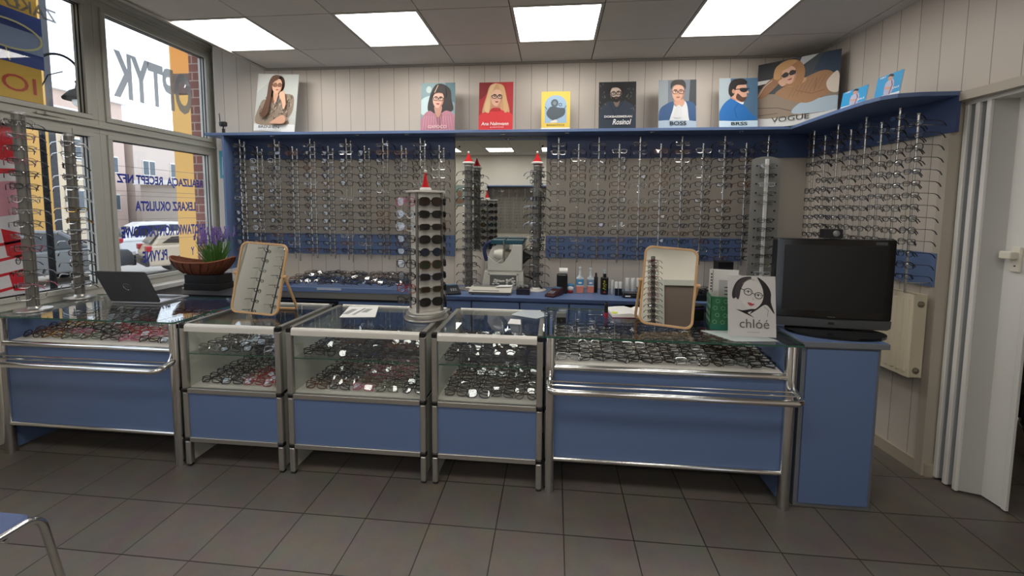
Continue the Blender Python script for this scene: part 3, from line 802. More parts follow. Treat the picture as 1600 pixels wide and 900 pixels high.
for i in range(12):
    x = -2.872+0.1697*i
    hi = i % 2 == 0
    w_ = '%s rod from the blue side panel' % ORD[i+1]
    hang_rod(x, YR, 2.185 if hi else 2.115, 1.13 if i % 3 else 1.10, 0, 'chrome rod of frames, %s from the blue side panel in the left bank' % ORD[i+1], w_, 15 if hi else 14, WALLC, 0.98, True)
for i in range(11):
    x = 0.030+0.1688*i
    hi = i % 2 == 0
    w_ = '%s rod right of the mirror' % ORD[i+1]
    hang_rod(x, YR, 2.175 if hi else 2.115, 1.12 if i % 2 else 1.145, 0, 'chrome rod of frames, %s from the mirror in the right bank' % ORD[i+1], w_, 15 if hi else 14, WALLC, 0.95)
for i in range(8):
    y = 3.52-0.122*i
    hi = i % 2 == 0
    w_ = '%s rod on right wall' % ORD[i+1]
    hang_rod(RX(y)-0.165, y, 2.19 if hi else 2.13, 1.10, -PI/2+RW_ANG, 'chrome rod of frames, %s out from the corner on the right wall' % ORD[i+1], w_, 15 if hi else 14, ['black', 'dark brown', 'gunmetal', 'gunmetal', 'navy'], 0.86, False, 0.14)

# ------------------------------------------------------------------ free standing columns of frames
PROF = mat('profile_grey', '#7b7974', 0.4, 0.6)
def column(x, y, z, H, label, where, n, base='round', hat=False, cols=WALLC, r=0.026, angs=(-50, 50, 130, -130), z_first=0.06, dz=0.0675, parts=False, lean=None, off=0.03):
    t = thing('eyewear_column', label, 'display column', (x, y, z), 0, 'rotating eyewear columns')
    a = MB()
    pr_ = []
    for k in range(24):
        an = 2*PI*k/24; rr_ = r*(0.84 if k % 6 in (0,) else 1.0); pr_.append((rr_*math.cos(an), rr_*math.sin(an)))
    a.prism(pr_, 0.02, H); a.build('post', PROF, t)
    a = MB(); a.lathe([(0.085, 0), (0.09, 0.004), (0.088, 0.012), (0.04, 0.018), (0.03, 0.03)], (0, 0), 32); a.build('base', ALU_W if base == 'white' else ALU, t, smooth=True)
    a = MB(); a.lathe([(r+0.004, H-0.012), (r+0.004, H), (r-0.004, H+0.006)], (0, 0), 20); a.build('cap', ALU, t, smooth=True)
    pg = MB()
    for k in range(n):
        zz_ = H-z_first-k*dz
        for q in angs:
            aa = R(q); d_ = (math.sin(aa), -math.cos(aa))
            pg.tube([(d_[0]*r*0.9, d_[1]*r*0.9, zz_), (d_[0]*(r+0.018), d_[1]*(r+0.018), zz_+0.002)], 0.0035, 6)
            if rng.random() < 0.06: continue
            M = Matrix.Translation((x, y, z+zz_)) @ Matrix.Rotation(aa+rng.uniform(-0.08, 0.08), 4, 'Z') @ Matrix.Translation((0, -r-0.008-off*0, -0.0048)) @ Matrix.Scale(0.97, 4) @ Matrix.Rotation(rng.uniform(-0.05, 0.05), 4, 'Y')
            c = rng.choice(cols); sh = rng.choice(SHAPES)
            side = 'front' if abs(q) < 90 else 'back'
            side += ' left' if q < 0 else ' right'
            # the frame faces outwards with its temples folded beside the post
            wall_items.append((math.hypot(x, y)-(0.0 if abs(q) < 90 else -0.15)-0.4, M, sh, c, '%s %s frames, %s from top, %s, %s' % (c, RIM[sh], ORD[k+1], side, where)))
    pg.build('pegs', CHROME, t)
    return t
def santa_hat(x, y, z, h, r, label, lean=0.0):
    t = thing('santa_hat', label, 'hat', (x, y, z), 0, 'small red Santa hats on the display stands')
    a = MB(); a.lathe([(r, 0.012), (r*0.93, 0.02), (r*0.6, h*0.45), (r*0.32, h*0.75), (0.004, h)], (0, 0), 20); o = a.build('cone', RED, t, smooth=True)
    a = MB(); a.tube([(r*math.cos(2*PI*k/20), r*math.sin(2*PI*k/20), 0.011) for k in range(20)], 0.010, 8, closed=True); a.build('brim', FUR, t, smooth=True)
    a = MB(); a.ball((0, 0, h+0.006), 0.010); a.build('bobble', FUR, t, smooth=True)
    return t
ZW = 0.87
LC = ['silver', 'gunmetal', 'silver', 'gunmetal', 'clear', 'gold']
column(-3.33, 2.36, ZG, 1.25, 'tall grey eyewear column at the left edge of the counter', 'left column by the window', 15, cols=['gunmetal', 'silver', 'pink', 'gunmetal', 'silver'], r=0.030, angs=(-60, 60), dz=0.078)
column(-3.455, 2.73, ZG, 1.18, 'tall grey eyewear column by the mullion of the shop window', 'column by the window mullion', 14, cols=LC, r=0.028, angs=(-40, 75), dz=0.078)
column(-0.735, 3.60, ZW, 1.075, 'eyewear column with a red hat left of the lens edging machine', 'column left of the lens machine', 14, hat=True, cols=['silver', 'gunmetal', 'black', 'dark brown'], r=0.034, angs=(-65, 50), dz=0.072)
santa_hat(-0.735, 3.60, ZW+1.082, 0.095, 0.043, 'small red Santa hat on the column left of the lens edging machine')
column(-0.148, 3.62, ZW, 1.075, 'eyewear column with a red hat right of the lens edging machine', 'column right of the lens machine', 14, base='white', hat=True, cols=['silver', 'gunmetal', 'black', 'gunmetal'], r=0.030, angs=(-60, 60), dz=0.072)
santa_hat(-0.148, 3.62, ZW+1.082, 0.095, 0.043, 'small red Santa hat on the column right of the lens edging machine')
# flat frosted panel column near the television
t = thing('panel_stand', 'tall frosted grey panel stand with a bright centre strip behind the television', 'display stand', (1.60, 3.42, ZW))
FROST = mat('frosted_panel', '#8e8e8b', 0.3, 0.3)
a = MB(); w2 = 0.103; pts = [(-w2, 0.02), (w2, 0.02), (w2, 1.08)]+[(w2*math.cos(R(q)), 1.08+0.035*math.sin(R(q))) for q in range(15, 180, 15)]+[(-w2, 1.08)]
a.prism(pts, -0.006, 0.006, 'y'); a.build('panel', FROST, t)
a = MB(); a.rbox(-0.013, 0.013, -0.018, -0.006, 0.02, 1.095, 0.004); a.build('centre_strip', mat('satin_white_metal', '#e6e6e4', 0.3, 0.2), t)
a = MB(); a.lathe([(0.12, 0), (0.12, 0.01), (0.04, 0.02)], (0, 0), 28); a.build('base', ALU, t, smooth=True)
pg = MB()
for k in range(15):
    z = 1.045-k*0.068
    for sx in (-1, 1): pg.lathe([(0.006, 0), (0.007, 0.006), (0.004, 0.008)], (0, 0), 8, 0, Matrix.Translation((sx*0.07, -0.006, z)) @ Matrix.Rotation(R(90), 4, 'X'))
    M = TR(1.60, 3.42-0.034, ZW+z-0.006, rng.uniform(-0.05, 0.05), 0, 0, 0.9)
    sh = rng.choice(SHAPES); c = rng.choice(['silver', 'clear', 'silver', 'gunmetal'])
    if k not in (5,): wall_items.append((2.2, M @ Matrix.Rotation(0, 4, 'Z'), sh, c+' folded', '%s %s frames, %s from top of the frosted panel stand' % (c, RIM[sh], ORD[k+1])))
pg_o = pg.build('pegs', BLACK, t)

wall_items.sort(key=lambda r: r[0])
for k, (d_, M, sh, c, lab) in enumerate(wall_items):
    fold = c.endswith(' folded'); c = c.replace(' folded', '')
    if k < 300: place_glasses(M, sh, c, fold, lab, 'frames hanging on the walls and columns', 0.0030 if M.translation.y > 3.6 else 0.0023, 'clear', False, 'eyeglasses')
    else: REST.put(M, sh, c, fold, 0.0032)
# unsorted pile in the blue tray on the back counter
for j in range(4):
    for i in range(18):
        x = -2.27+1.13*(i+0.5)/18+rng.uniform(-0.02, 0.02); y = 3.36+0.1*j
        REST.put(TR(x, y, 0.945+0.010*j+rng.uniform(0, 0.012), rng.uniform(-0.5, 0.5), -R(rng.uniform(25, 70)), rng.uniform(-.15, .15), 0.95), rng.choice(SHAPES), rng.choice(DARKS), True, 0.0021)
o = REST.mb.build('eyeglasses', REST.mats)
tag(o, 'remaining frames of the wall banks, case back rows and heap in the blue tray', 'eyeglasses', None, 'stuff')

# ------------------------------------------------------------------ big three sided sunglasses stand
t = thing('sunglasses_stand', 'tall pale grey rotating sunglasses stand on the front counter', 'display stand', (-0.80, 2.58, ZM))
STANDC = mat('stand_panel', '#dad7d0', 0.4)
def lathe_part(n, prof, m, seg=40, c=(0, 0)):
    a = MB(); a.lathe(prof, c, seg); return a.build(n, m, t, smooth=True)
lathe_part('base', [(0.135, 0), (0.14, 0.006), (0.138, 0.014), (0.118, 0.020), (0.122, 0.028), (0.128, 0.032), (0.126, 0.040), (0.10, 0.046)], ALU)
rs = 0.108
A0 = R(-101)
corner = [(rs*math.cos(A0+k*PI/2), rs*math.sin(A0+k*PI/2)) for k in range(4)]
a = MB(); a.prism(corner, 0.055, 0.79); a.build('body', STANDC, t, bevel=0.004)
for nm, z0, z1, e in (('bottom_plate', 0.044, 0.055, 1.10), ('top_plate', 0.79, 0.803, 1.17)):
    pts = []
    for k in range(4):
        a0 = A0+k*PI/2
        for q in (-12, 0, 12): pts.append((rs*e*math.cos(a0+R(q))*(0.985 if q == 0 else 1), rs*e*math.sin(a0+R(q))*(0.985 if q == 0 else 1)))
        for q in (30, 45, 60): pts.append((rs*e*0.90*math.cos(a0+R(q)), rs*e*0.90*math.sin(a0+R(q))))
    a = MB(); a.prism(pts, z0, z1); a.build(nm, ALU_W, t, bevel=0.002)
for k in range(4):
    x, y = corner[k]; a = MB(); a.rbox(x*1.02-0.008, x*1.02+0.008, y*1.02-0.008, y*1.02+0.008, 0.055, 0.79, 0.004); a.build('corner_strip', PROF, t)
sg_cols = ['black', 'black', 'dark brown', 'black', 'black', 'tortoiseshell', 'navy', 'olive', 'black']
sg_lens = ['brown', 'black', 'black', 'black', 'blue', 'green', 'black', 'brown', 'black']
SL = Vector((-0.80, 2.58, ZM))
for f in range(4):
    a0 = A0+PI/2*f+PI/4      # outward direction of this face
    dirx, diry = math.cos(a0), math.sin(a0)
    rz = a0+PI/2
    nm = ['front right face of big stand', 'far right face of big stand', 'far left face of big stand', 'front left face of big stand'][f]
    fd = rs*math.cos(PI/4)
    hb = MB()
    for k in range(9):
        z = 0.735-k*0.0765
        for sx in (-1, 1):
            c0 = (dirx*fd, diry*fd); tx, ty = -diry, dirx
            px, py = c0[0]+tx*sx*0.056, c0[1]+ty*sx*0.056
            hb.tube([(px, py, z), (px+dirx*0.012, py+diry*0.012, z)], 0.008, 8)
        sh = ['pilot', 'cat', 'rect', 'pilot', 'round'][(k+f) % 5]; c = sg_cols[(k+3*f) % 9]
        lens = sg_lens[(k+2*f) % 9] if f != 3 else 'clear'
        if f == 3: c = ['pink', 'silver', 'silver', 'dark brown', 'navy', 'black', 'black', 'red', 'gunmetal'][k]
        ox_ = 0.052 if f == 3 else 0.034
        M = Matrix.Translation(SL+Vector((dirx*(fd+ox_), diry*(fd+ox_), z))) @ Matrix.Rotation(rz+(R(38) if f == 3 else 0), 4, 'Z') @ Matrix.Rotation(R(-4), 4, 'X') @ Matrix.Scale(1.12, 4)
        kind = 'sunglasses' if f != 3 else 'eyeglasses'
        place_glasses(M, sh, c, True, '%s framed %s %s, %s from top, %s' % (c, RIM[sh], kind, ORD[k+1], nm), 'glasses on the tall sunglasses stand', 0.0024, lens, True, kind, kind)
    hb.build('holders', BLACK, t)
santa_hat(-0.80, 2.58, ZM+0.803, 0.115, 0.026, 'narrow red Santa hat on top of the big sunglasses stand')
# ------------------------------------------------------------------ printed posters
class Art:
    """flat printed picture: polygons in poster units (0..1 across, 0..h up), stacked in thin ink layers"""
    def __init__(s, w, h): s.w = w; s.h = h; s.mb = MB(); s.mats = []; s.n = 0
    def mi(s, col, rough=0.6):
        m = mat('ink_'+col.strip('#'), col, rough)
        if m not in s.mats: s.mats.append(m)
        return s.mats.index(m)
    def smooth(s, pts, n=5):
        out = []; N = len(pts)
        for i in range(N):
            p0, p1, p2, p3 = [Vector((*pts[(i+k) % N], 0)) for k in (-1, 0, 1, 2)]
            for k in range(n):
                t = k/n
                q = 0.5*((2*p1)+(-p0+p2)*t+(2*p0-5*p1+4*p2-p3)*t*t+(-p0+3*p1-3*p2+p3)*t**3); out.append((q.x, q.y))
        return out
    def poly(s, pts, col, sm=True):
        if sm: pts = s.smooth(pts)
        pts = [(min(max(x, 0), 1), min(max(y, 0), s.h)) for x, y in pts]
        s.n += 1; z = 0.0002*s.n
        bm = bmesh.new(); vs = [bm.verts.new((x*s.w, y*s.w, z)) for x, y in pts]
        try: f = bm.faces.new(vs)
        except Exception: bm.free(); return
        bm.normal_update()
        if f.normal.z < 0: f.normal_flip()
        r_ = bmesh.ops.triangulate(bm, faces=[f]); bm.verts.index_update()
        s.mb.add([v.co.copy() for v in bm.verts], [tuple(v.index for v in q.verts) for q in bm.faces], s.mi(col)); bm.free()
    def ell(s, cx, cy, rx, ry, col, rot=0, n=20):
        c, q = math.cos(R(rot)), math.sin(R(rot)); p = []
        for k in range(n):
            a = 2*PI*k/n; x, y = rx*math.cos(a), ry*math.sin(a); p.append((cx+x*c-y*q, cy+x*q+y*c))
        s.poly(p, col, False)
    def line(s, pts, w, col, closed=False):
        pts = [Vector((*p, 0)) for p in pts]; n = len(pts); s.n += 1; z = 0.0002*s.n
        L = []; Rr = []
        for i in range(n):
            t = (pts[(i+1) % n]-pts[i-1]) if closed else (pts[min(i+1, n-1)]-pts[max(i-1, 0)])
            t.normalize(); nn = Vector((-t.y, t.x, 0))*w/2; L.append(pts[i]+nn); Rr.append(pts[i]-nn)
        cl = lambda p: (min(max(p.x, 0), 1)*s.w, min(max(p.y, 0), s.h)*s.w, z)
        vs = [cl(p) for p in L]+[cl(p) for p in Rr]
        s.mb.add(vs, [(n+i, n+(i+1) % n, (i+1) % n, i) for i in range(n if closed else n-1)], s.mi(col))
    def ring(s, cx, cy, rx, ry, w, col, rot=0, e=1.0, n=18):
        c, q = math.cos(R(rot)), math.sin(R(rot)); p = []
        for k in range(n):
            a = 2*PI*k/n; x = rx*math.copysign(abs(math.cos(a))**e, math.cos(a)); y = ry*math.copysign(abs(math.sin(a))**e, math.sin(a)); p.append((cx+x*c-y*q, cy+x*q+y*c))
        s.line(p, w, col, True)
    def face(s, cx, cy, r, skin, shade, rot=0, lips='#a85a52', brow='#3a2a20', glasses='#15151a', lens=None, gw=0.16, beard=None, turn=0.0, e=0.8):
        """head seen from the front, r = half width; turn shifts the features sideways"""
        c, q = math.cos(R(rot)), math.sin(R(rot))
        T_ = lambda x, y: (cx+(x*c-y*q)*r, cy+(x*q+y*c)*r)
        s.poly([T_(*p) for p in [(-0.95, 0.4), (-0.93, -0.3), (-0.7, -0.95), (-0.25, -1.38), (0.25, -1.38), (0.7, -0.95), (0.93, -0.3), (0.95, 0.4), (0.6, 1.15), (0, 1.35), (-0.6, 1.15)]], skin)
        s.poly([T_(*p) for p in [(0.93, -0.3), (0.95, 0.5), (0.78, 0.3), (0.66, -0.4), (0.4, -1.0), (0.2, -1.37), (0.7, -0.95)]], shade)
        if beard: s.poly([T_(*p) for p in [(-0.93, -0.1), (-0.72, -0.95), (-0.25, -1.42), (0.25, -1.42), (0.72, -0.95), (0.93, -0.1), (0.7, -0.35), (0.42+turn, -0.5), (turn, -0.42), (-0.42+turn, -0.5), (-0.7, -0.35)]], beard)
        for sx in (-1, 1):
            ex = sx*0.42+turn
            s.poly([T_(ex-0.19, 0.12), T_(ex, 0.20), T_(ex+0.19, 0.12), T_(ex, 0.05)], '#e6ddd6')
            s.ell(*T_(ex, 0.13), 0.075*r, 0.085*r, '#1c1410')
            s.line([T_(ex-0.2, 0.16), T_(ex, 0.24), T_(ex+0.2, 0.15)], 0.05*r, '#1c1410')
            s.line([T_(ex-0.26, 0.42), T_(ex, 0.52), T_(ex+0.26, 0.42)], 0.10*r, brow)
        s.line([T_(turn+0.06, 0.15), T_(turn+0.14, -0.28), T_(turn+0.02, -0.38), T_(turn-0.12, -0.33)], 0.05*r, shade)
        s.poly([T_(turn-0.32, -0.72), T_(turn-0.1, -0.63), T_(turn, -0.67), T_(turn+0.1, -0.63), T_(turn+0.32, -0.72), T_(turn, -0.88)], lips)
        s.line([T_(turn-0.3, -0.73), T_(turn, -0.75), T_(turn+0.3, -0.73)], 0.035*r, '#5a2a28')
        if glasses:
            for sx in (-1, 1):
                gx, gy = T_(sx*0.47+turn, 0.10)
                if lens: s.ell(gx, gy, 0.38*r, 0.27*r, lens, rot)
                s.ring(gx, gy, 0.39*r, 0.28*r, gw*r*0.6, glasses, rot, e)
            s.line([T_(-0.1+turn, 0.2), T_(0.1+turn, 0.2)], 0.08*r, glasses)
            s.line([T_(-0.86+turn, 0.2), T_(-1.0, 0.24)], 0.08*r, glasses); s.line([T_(0.86+turn, 0.2), T_(1.0, 0.24)], 0.08*r, glasses)
def poster(label, x, y, z, w, h, lean=6.0, roll=0.0, yaw=0.0, border=None, group='eyewear advertising posters standing on the blue shelf', thick=0.006, name='poster', cat='poster', board='#dcdcda'):
    """x, y, z: middle of the bottom edge"""
    if y == YP: x *= 0.974; w *= 0.974; h *= 0.974
    t = thing(name, label, cat, (x, y, z+abs(math.sin(R(roll)))*w/2+math.sin(R(lean))*thick+0.001), 0, group)
    t.rotation_euler = (Matrix.Rotation(R(yaw), 3, 'Z') @ Matrix.Rotation(-R(lean), 3, 'X') @ Matrix.Rotation(R(roll), 3, 'Y')).to_euler()
    a = MB(); a.box(-w/2, w/2, 0, thick, 0, h); a.build('board', mat('board_'+board.strip('#'), board, 0.5), t)
    art = Art(w, h/w)
    art.M = frame_matrix((-w/2, -0.0001, 0), (1, 0, 0), (0, 0, 1))
    art.t = t
    return art
def finish(art):
    o = art.mb.build('print', art.mats, art.t); o.matrix_local = art.M
    return o
def letters(art, s, cx, y, width, height, col, bold=0.0, shear=0.0):
    M = frame_matrix((-art.w/2+cx*art.w, -0.0001-0.0002*(art.n+2), y*art.w), (1, 0, 0), (0, 0, 1))
    return text_mesh(s, 'lettering', mat('ink_'+col.strip('#'), col, 0.6), art.t, M, width*art.w, height*art.w, 0.0, bold=bold, shear=shear)
YP = 3.612
# 1 woman with long hair, patterned blouse
A = poster('poster of a long-haired woman in a patterned blouse, leftmost and tilted on the shelf', -2.575, YP, ZS, 0.40, 0.535, 7, 2.5)
A.poly([(0, 0), (1, 0), (1, 1.34), (0, 1.34)], '#b9bebb', False); A.poly([(0, .9), (.5, 1.34), (0, 1.34)], '#c6cac6', False); A.poly([(0, 0), (1, 0), (1, .17), (0, .17)], '#dfe1e2', False)
A.poly([(.33, 1.1), (.42, 1.28), (.56, 1.3), (.66, 1.2), (.66, 1.0), (.5, .8), (.42, .4), (.3, .22), (.14, .3), (.2, .55), (.28, .85)], '#3b281e')
A.poly([(.3, .8), (.42, .75), (.4, .4), (.3, .23), (.16, .3), (.2, .55)], '#8a6448')
A.poly([(.05, .17), (.1, .6), (.2, .74), (.38, .68), (.5, .62), (.62, .84), (.8, .88), (.92, .8), (.92, .5), (.82, .3), (.8, .17)], '#8f7f6f')
for k in range(120):
    u, v = rng.uniform(.12, .88), rng.uniform(.2, .82)
    if v > .65 and .3 < u < .6: continue
    A.line([(u, v), (u+rng.uniform(-.03, .03), v+.03), (u+rng.uniform(-.02, .05), v+.05)], .012, rng.choice(['#3d332c', '#cbbba8', '#54463b']))
A.poly([(.46, .90), (.56, .90), (.565, .78), (.515, .62), (.465, .76)], '#c69a80')
A.face(.53, 1.04, .125, '#d3a68b', '#b98568', 0, '#a4564e', lens='#8a5a42', glasses='#4b2d22', gw=.1, turn=.1)
A.poly([(.33, 1.1), (.42, 1.27), (.58, 1.28), (.55, 1.2), (.44, 1.12), (.41, .95), (.4, .7), (.36, .4), (.24, .3), (.2, .4), (.3, .75)], '#5a3d2c')
A.poly([(.60, .84), (.66, .91), (.73, .88), (.78, .62), (.73, .5), (.68, .66)], '#d3a68b'); A.poly([(.45, .2), (.7, .36), (.8, .3), (.76, .17), (.45, .17)], '#c79a82')
letters(A, 'BRENHEN', .42, .05, .5, .06, '#3a4652', .02); finish(A)
# 2 dark fringe, pink blouse
A = poster('poster of a woman with a dark fringe in a pink blouse, second from the left', -1.037, YP, ZS, 0.305, 0.425)
A.poly([(0, 0), (1, 0), (1, 1.4), (0, 1.4)], '#7f9aa0', False); A.poly([(0, .9), (.35, 1.0), (.3, .5), (0, .5)], '#b7cdd0'); A.ell(.22, 1.2, .08, .1, '#b7c8c6'); A.poly([(.7, 1.4), (1, 1.4), (1, .8), (.8, .9)], '#56767e', False)
A.poly([(.2, .6), (.25, 1.0), (.4, 1.32), (.62, 1.36), (.85, 1.2), (.9, .9), (.95, .6), (.7, .5), (.4, .5)], '#241d1e')
A.poly([(0, 0), (.05, .4), (.25, .58), (.5, .45), (.75, .58), (1, .42), (1, 0)], '#b0788a'); A.poly([(.42, .55), (.5, .2), (.58, .05), (.62, .5)], '#8d5a6a')
for k in range(12): A.line([(.06+.08*k, 0), (.1+.07*k, .42)], .008, '#d9a8b4')
A.poly([(.4, .7), (.62, .7), (.56, .42), (.46, .42)], '#bb8c7c')
A.face(.51, .9, .17, '#d9ab98', '#b9826f', -4, '#a02a30', lens=None, glasses='#17161a', gw=.13)
A.poly([(.3, .95), (.34, 1.2), (.5, 1.34), (.7, 1.25), (.74, .95), (.68, 1.06), (.5, 1.1), (.36, 1.05)], '#241d1e'); A.line([(.4, 1.1), (.5, 1.32)], .02, '#c9a88a')
letters(A, 'GXFOCO', .5, .06, .55, .09, '#e9c9cd', .01); finish(A)
# 3 blonde on red
A = poster('red poster of a blonde woman in glasses, third from the left', -0.52, YP, ZS, 0.30, 0.42, board='#8f2a2c')
A.poly([(0, 0), (1, 0), (1, 1.4), (0, 1.4)], '#a5262b', False); A.poly([(0, .9), (0, 1.4), (.4, 1.4), (.25, 1.1)], '#7c1c22')
A.poly([(.1, .5), (.22, 1.0), (.32, 1.3), (.52, 1.36), (.72, 1.28), (.82, .9), (.9, .5), (.7, .42), (.3, .42)], '#c79e74')
A.poly([(0, 0), (0, .4), (.25, .55), (.5, .62), (.75, .55), (1, .42), (1, 0)], '#d2343a'); A.poly([(.38, .75), (.62, .75), (.6, .58), (.4, .58)], '#c48a72'); A.poly([(.36, .55), (.64, .55), (.6, .64), (.4, .64)], '#b52b31')
A.face(.52, .95, .175, '#e0b39a', '#c98f78', -3, '#a8353a', glasses='#141114', gw=.16, turn=.08)
A.poly([(.5, 1.36), (.34, 1.28), (.25, 1.0), (.16, .6), (.3, .5), (.34, .75), (.36, 1.0), (.42, 1.18)], '#d9b68c'); A.poly([(.5, 1.36), (.7, 1.26), (.8, .95), (.86, .6), (.76, .5), (.7, .8), (.68, 1.02), (.6, 1.2)], '#cfa679')
letters(A, 'Ana Nalmvann', .48, .13, .8, .1, '#f1e6e2', .015, .15); letters(A, 'EYEWEAR', .55, .06, .4, .03, '#f1d6d2'); finish(A)
# 4 small yellow poster
A = poster('small yellow poster with a grey bird shape in a blue arch', 0.0, YP, ZS, 0.245, 0.325, 5, board='#c9a93a')
A.poly([(0, 0), (1, 0), (1, 1.33), (0, 1.33)], '#dfc04e', False); A.poly([(0, 0), (1, 0), (1, .06), (0, .06)], '#e8e4da', False)
A.poly([(.12, .22), (.88, .22), (.88, .8)]+[(.5+.38*math.cos(R(q)), .86+.34*math.sin(R(q))) for q in range(0, 181, 15)]+[(.12, .8)], '#93b0cb', False)
A.poly([(.18, .6), (.3, .78), (.45, .8), (.6, .76), (.82, .72), (.8, .5), (.6, .38), (.4, .32), (.22, .45)], '#46525c'); A.ell(.46, .92, .13, .14, '#4c5963'); A.ell(.46, .92, .06, .07, '#73828c'); A.ring(.66, .86, .05, .05, .02, '#34404a'); A.line([(.2, .7), (.12, .8)], .02, '#34404a'); A.line([(.8, .72), (.86, .82)], .02, '#34404a')
A.poly([(.3, .24), (.5, .34), (.55, .24)], '#d8d4c8')
letters(A, 'BANANTICLE', .5, .12, .62, .055, '#4a3a1c', .01); finish(A)
# 5 black poster with man
A = poster('black poster of a bearded man with glasses and scribbled white lettering', 0.52, YP, ZS, 0.31, 0.40, board='#1a1a1c')
A.poly([(0, 0), (1, 0), (1, 1.29), (0, 1.29)], '#17181b', False)
A.poly([(0, .3), (.08, .62), (.3, .76), (.5, .7), (.7, .76), (.95, .6), (1, .3), (1, 0), (0, 0)], '#243040'); A.line([(.3, .74), (.42, .4), (.5, .3)], .012, '#0d1016'); A.line([(.66, .74), (.5, .5)], .012, '#0d1016'); A.poly([(.4, .8), (.56, .8), (.52, .62), (.44, .62)], '#76655a')
A.face(.46, .95, .155, '#c4afa2', '#85736a', 4, '#6a4440', '#141214', '#0c0c0e', None, .2, beard='#1b1817')
A.poly([(.24, 1.0), (.2, 1.15), (.34, 1.27), (.56, 1.25), (.66, 1.1), (.64, 1.0), (.52, 1.12), (.36, 1.12)], '#131214')
for k in range(26):
    u, v = rng.choice([rng.uniform(.02, .2), rng.uniform(.7, .97)]), rng.uniform(.45, 1.2)
    A.line([(u, v), (u+rng.uniform(-.04, .04), v+rng.uniform(.01, .07))], .006, '#8a8c90')
letters(A, 'DOKBASSIMERAN', .52, .29, .74, .06, '#e8e8e8', .02); letters(A, 'Rosinol', .62, .1, .5, .15, '#f2f2f2', .01, .3); finish(A)
# 6 BOSS, man in blue jacket
A = poster('poster of a man in a blue jacket resting his chin on his hand', 1.012, YP, ZS, 0.305, 0.405)
A.poly([(0, 0), (1, 0), (1, 1.33), (0, 1.33)], '#6b7580', False); A.poly([(0, .4), (.25, .5), (.25, 1.33), (0, 1.33)], '#8e979e', False); A.poly([(.8, .6), (1, .6), (1, 1.33), (.84, 1.33)], '#2e343b', False)
A.poly([(0, .1), (.03, .5), (.2, .66), (.4, .74), (.7, .74), (.95, .66), (1, .2), (1, 0), (0, 0)], '#28507f'); A.poly([(.3, .05), (.38, .5), (.46, .74), (.72, .72), (.8, .3), (.8, .05)], '#dadcdf')
A.poly([(0, 0), (1, 0), (1, .18), (0, .2)], '#a9bccf')
A.poly([(.42, .8), (.66, .8), (.66, .66), (.44, .62)], '#c08a74')
A.face(.52, .97, .17, '#d8a68c', '#b57e66', 0, '#a8655a', '#2c2019', '#3a241c', None, .1)
A.poly([(.33, 1.08), (.33, 1.25), (.45, 1.33), (.62, 1.33), (.71, 1.22), (.71, 1.06), (.66, 1.15), (.5, 1.2), (.38, 1.16)], '#2a211c')
A.poly([(.42, .7), (.46, .6), (.58, .56), (.68, .66), (.66, .76), (.52, .76)], '#cf9c84'); A.poly([(.4, .3), (.48, .6), (.6, .58), (.6, .3)], '#d4d6d9')
letters(A, 'BOSS', .52, .07, .44, .11, '#20242a', .015); finish(A)
# 7 man in profile, bright blue suit
A = poster('poster of a man in a bright blue suit looking to the side', 1.50, YP, ZS, 0.305, 0.41)
A.poly([(0, 0), (1, 0), (1, 1.34), (0, 1.34)], '#4a6a86', False); A.poly([(0, .3), (.28, .4), (.3, 1.34), (0, 1.34)], '#a4b3bb', False); A.poly([(0, 0), (1, 0), (1, .18), (0, .18)], '#c5dcea', False)
A.poly([(.02, .2), (.04, .5), (.2, .72), (.36, .78), (.62, .62), (.8, .4), (.92, .2)], '#1f6cb4'); A.line([(.5, .66), (.4, .5), (.46, .25)], .015, '#134a80'); A.poly([(.36, .78), (.6, .62), (.62, .72), (.44, .86)], '#dfe2e6')
A.poly([(.3, .82), (.56, .86), (.62, .68), (.4, .74)], '#c48d74')
A.poly([(.3, .88), (.3, 1.12), (.42, 1.25), (.62, 1.26), (.7, 1.14), (.71, 1.04), (.77, .94), (.71, .92), (.72, .85), (.69, .82), (.69, .76), (.6, .7), (.46, .74)], '#d7a58c')
A.poly([(.44, .78), (.6, .69), (.69, .76), (.69, .82), (.6, .82), (.48, .92)], '#5a3c30'); A.poly([(.24, .95), (.26, 1.16), (.36, 1.29), (.58, 1.33), (.72, 1.24), (.68, 1.16), (.48, 1.14), (.42, 1.02), (.38, .88), (.3, .84)], '#1d1816')
A.ell(.37, .98, .04, .06, '#c78f78'); A.line([(.39, 1.03), (.56, 1.04)], .022, '#101114'); A.poly([(.54, 1.06), (.72, 1.06), (.72, .98), (.64, .95), (.55, .98)], '#20232a'); A.line([(.72, 1.04), (.78, 1.05)], .02, '#101114')
A.ell(.72, .845, .02, .012, '#a35a50')
letters(A, 'BRSS', .52, .05, .42, .09, '#1c242c', .02); finish(A)
# 8 big reclining woman across the corner
A = poster('largest poster, a woman in sunglasses and a tan sweater reclining, across the corner', 1.845, 3.56, ZS, 0.545, 0.53, 5, 0.0, -38, board='#55493f')
A.poly([(0, 0), (1, 0), (1, .97), (0, .97)], '#3a4148', False); A.poly([(0, .6), (.2, .62), (.3, .97), (0, .97)], '#1f2226', False); A.poly([(0, .66), (.25, .68), (.25, .72), (0, .72)], '#c9c9c6', False); A.poly([(.5, .8), (.75, .97), (.55, .97)], '#b9bcbc', False); A.poly([(.7, .75), (.8, .97), (1, .97), (1, .65)], '#22364c', False)
A.poly([(0, 0), (1, 0), (1, .165), (0, .165)], '#d3d4d3', False)
A.poly([(0, .165), (0, .48), (.2, .5), (.45, .42), (.7, .3), (1, .45), (1, .165)], '#8b7b6a'); A.line([(0, .32), (.3, .28), (.5, .2)], .012, '#5e5146'); A.line([(0, .2), (.3, .2)], .01, '#5e5146')
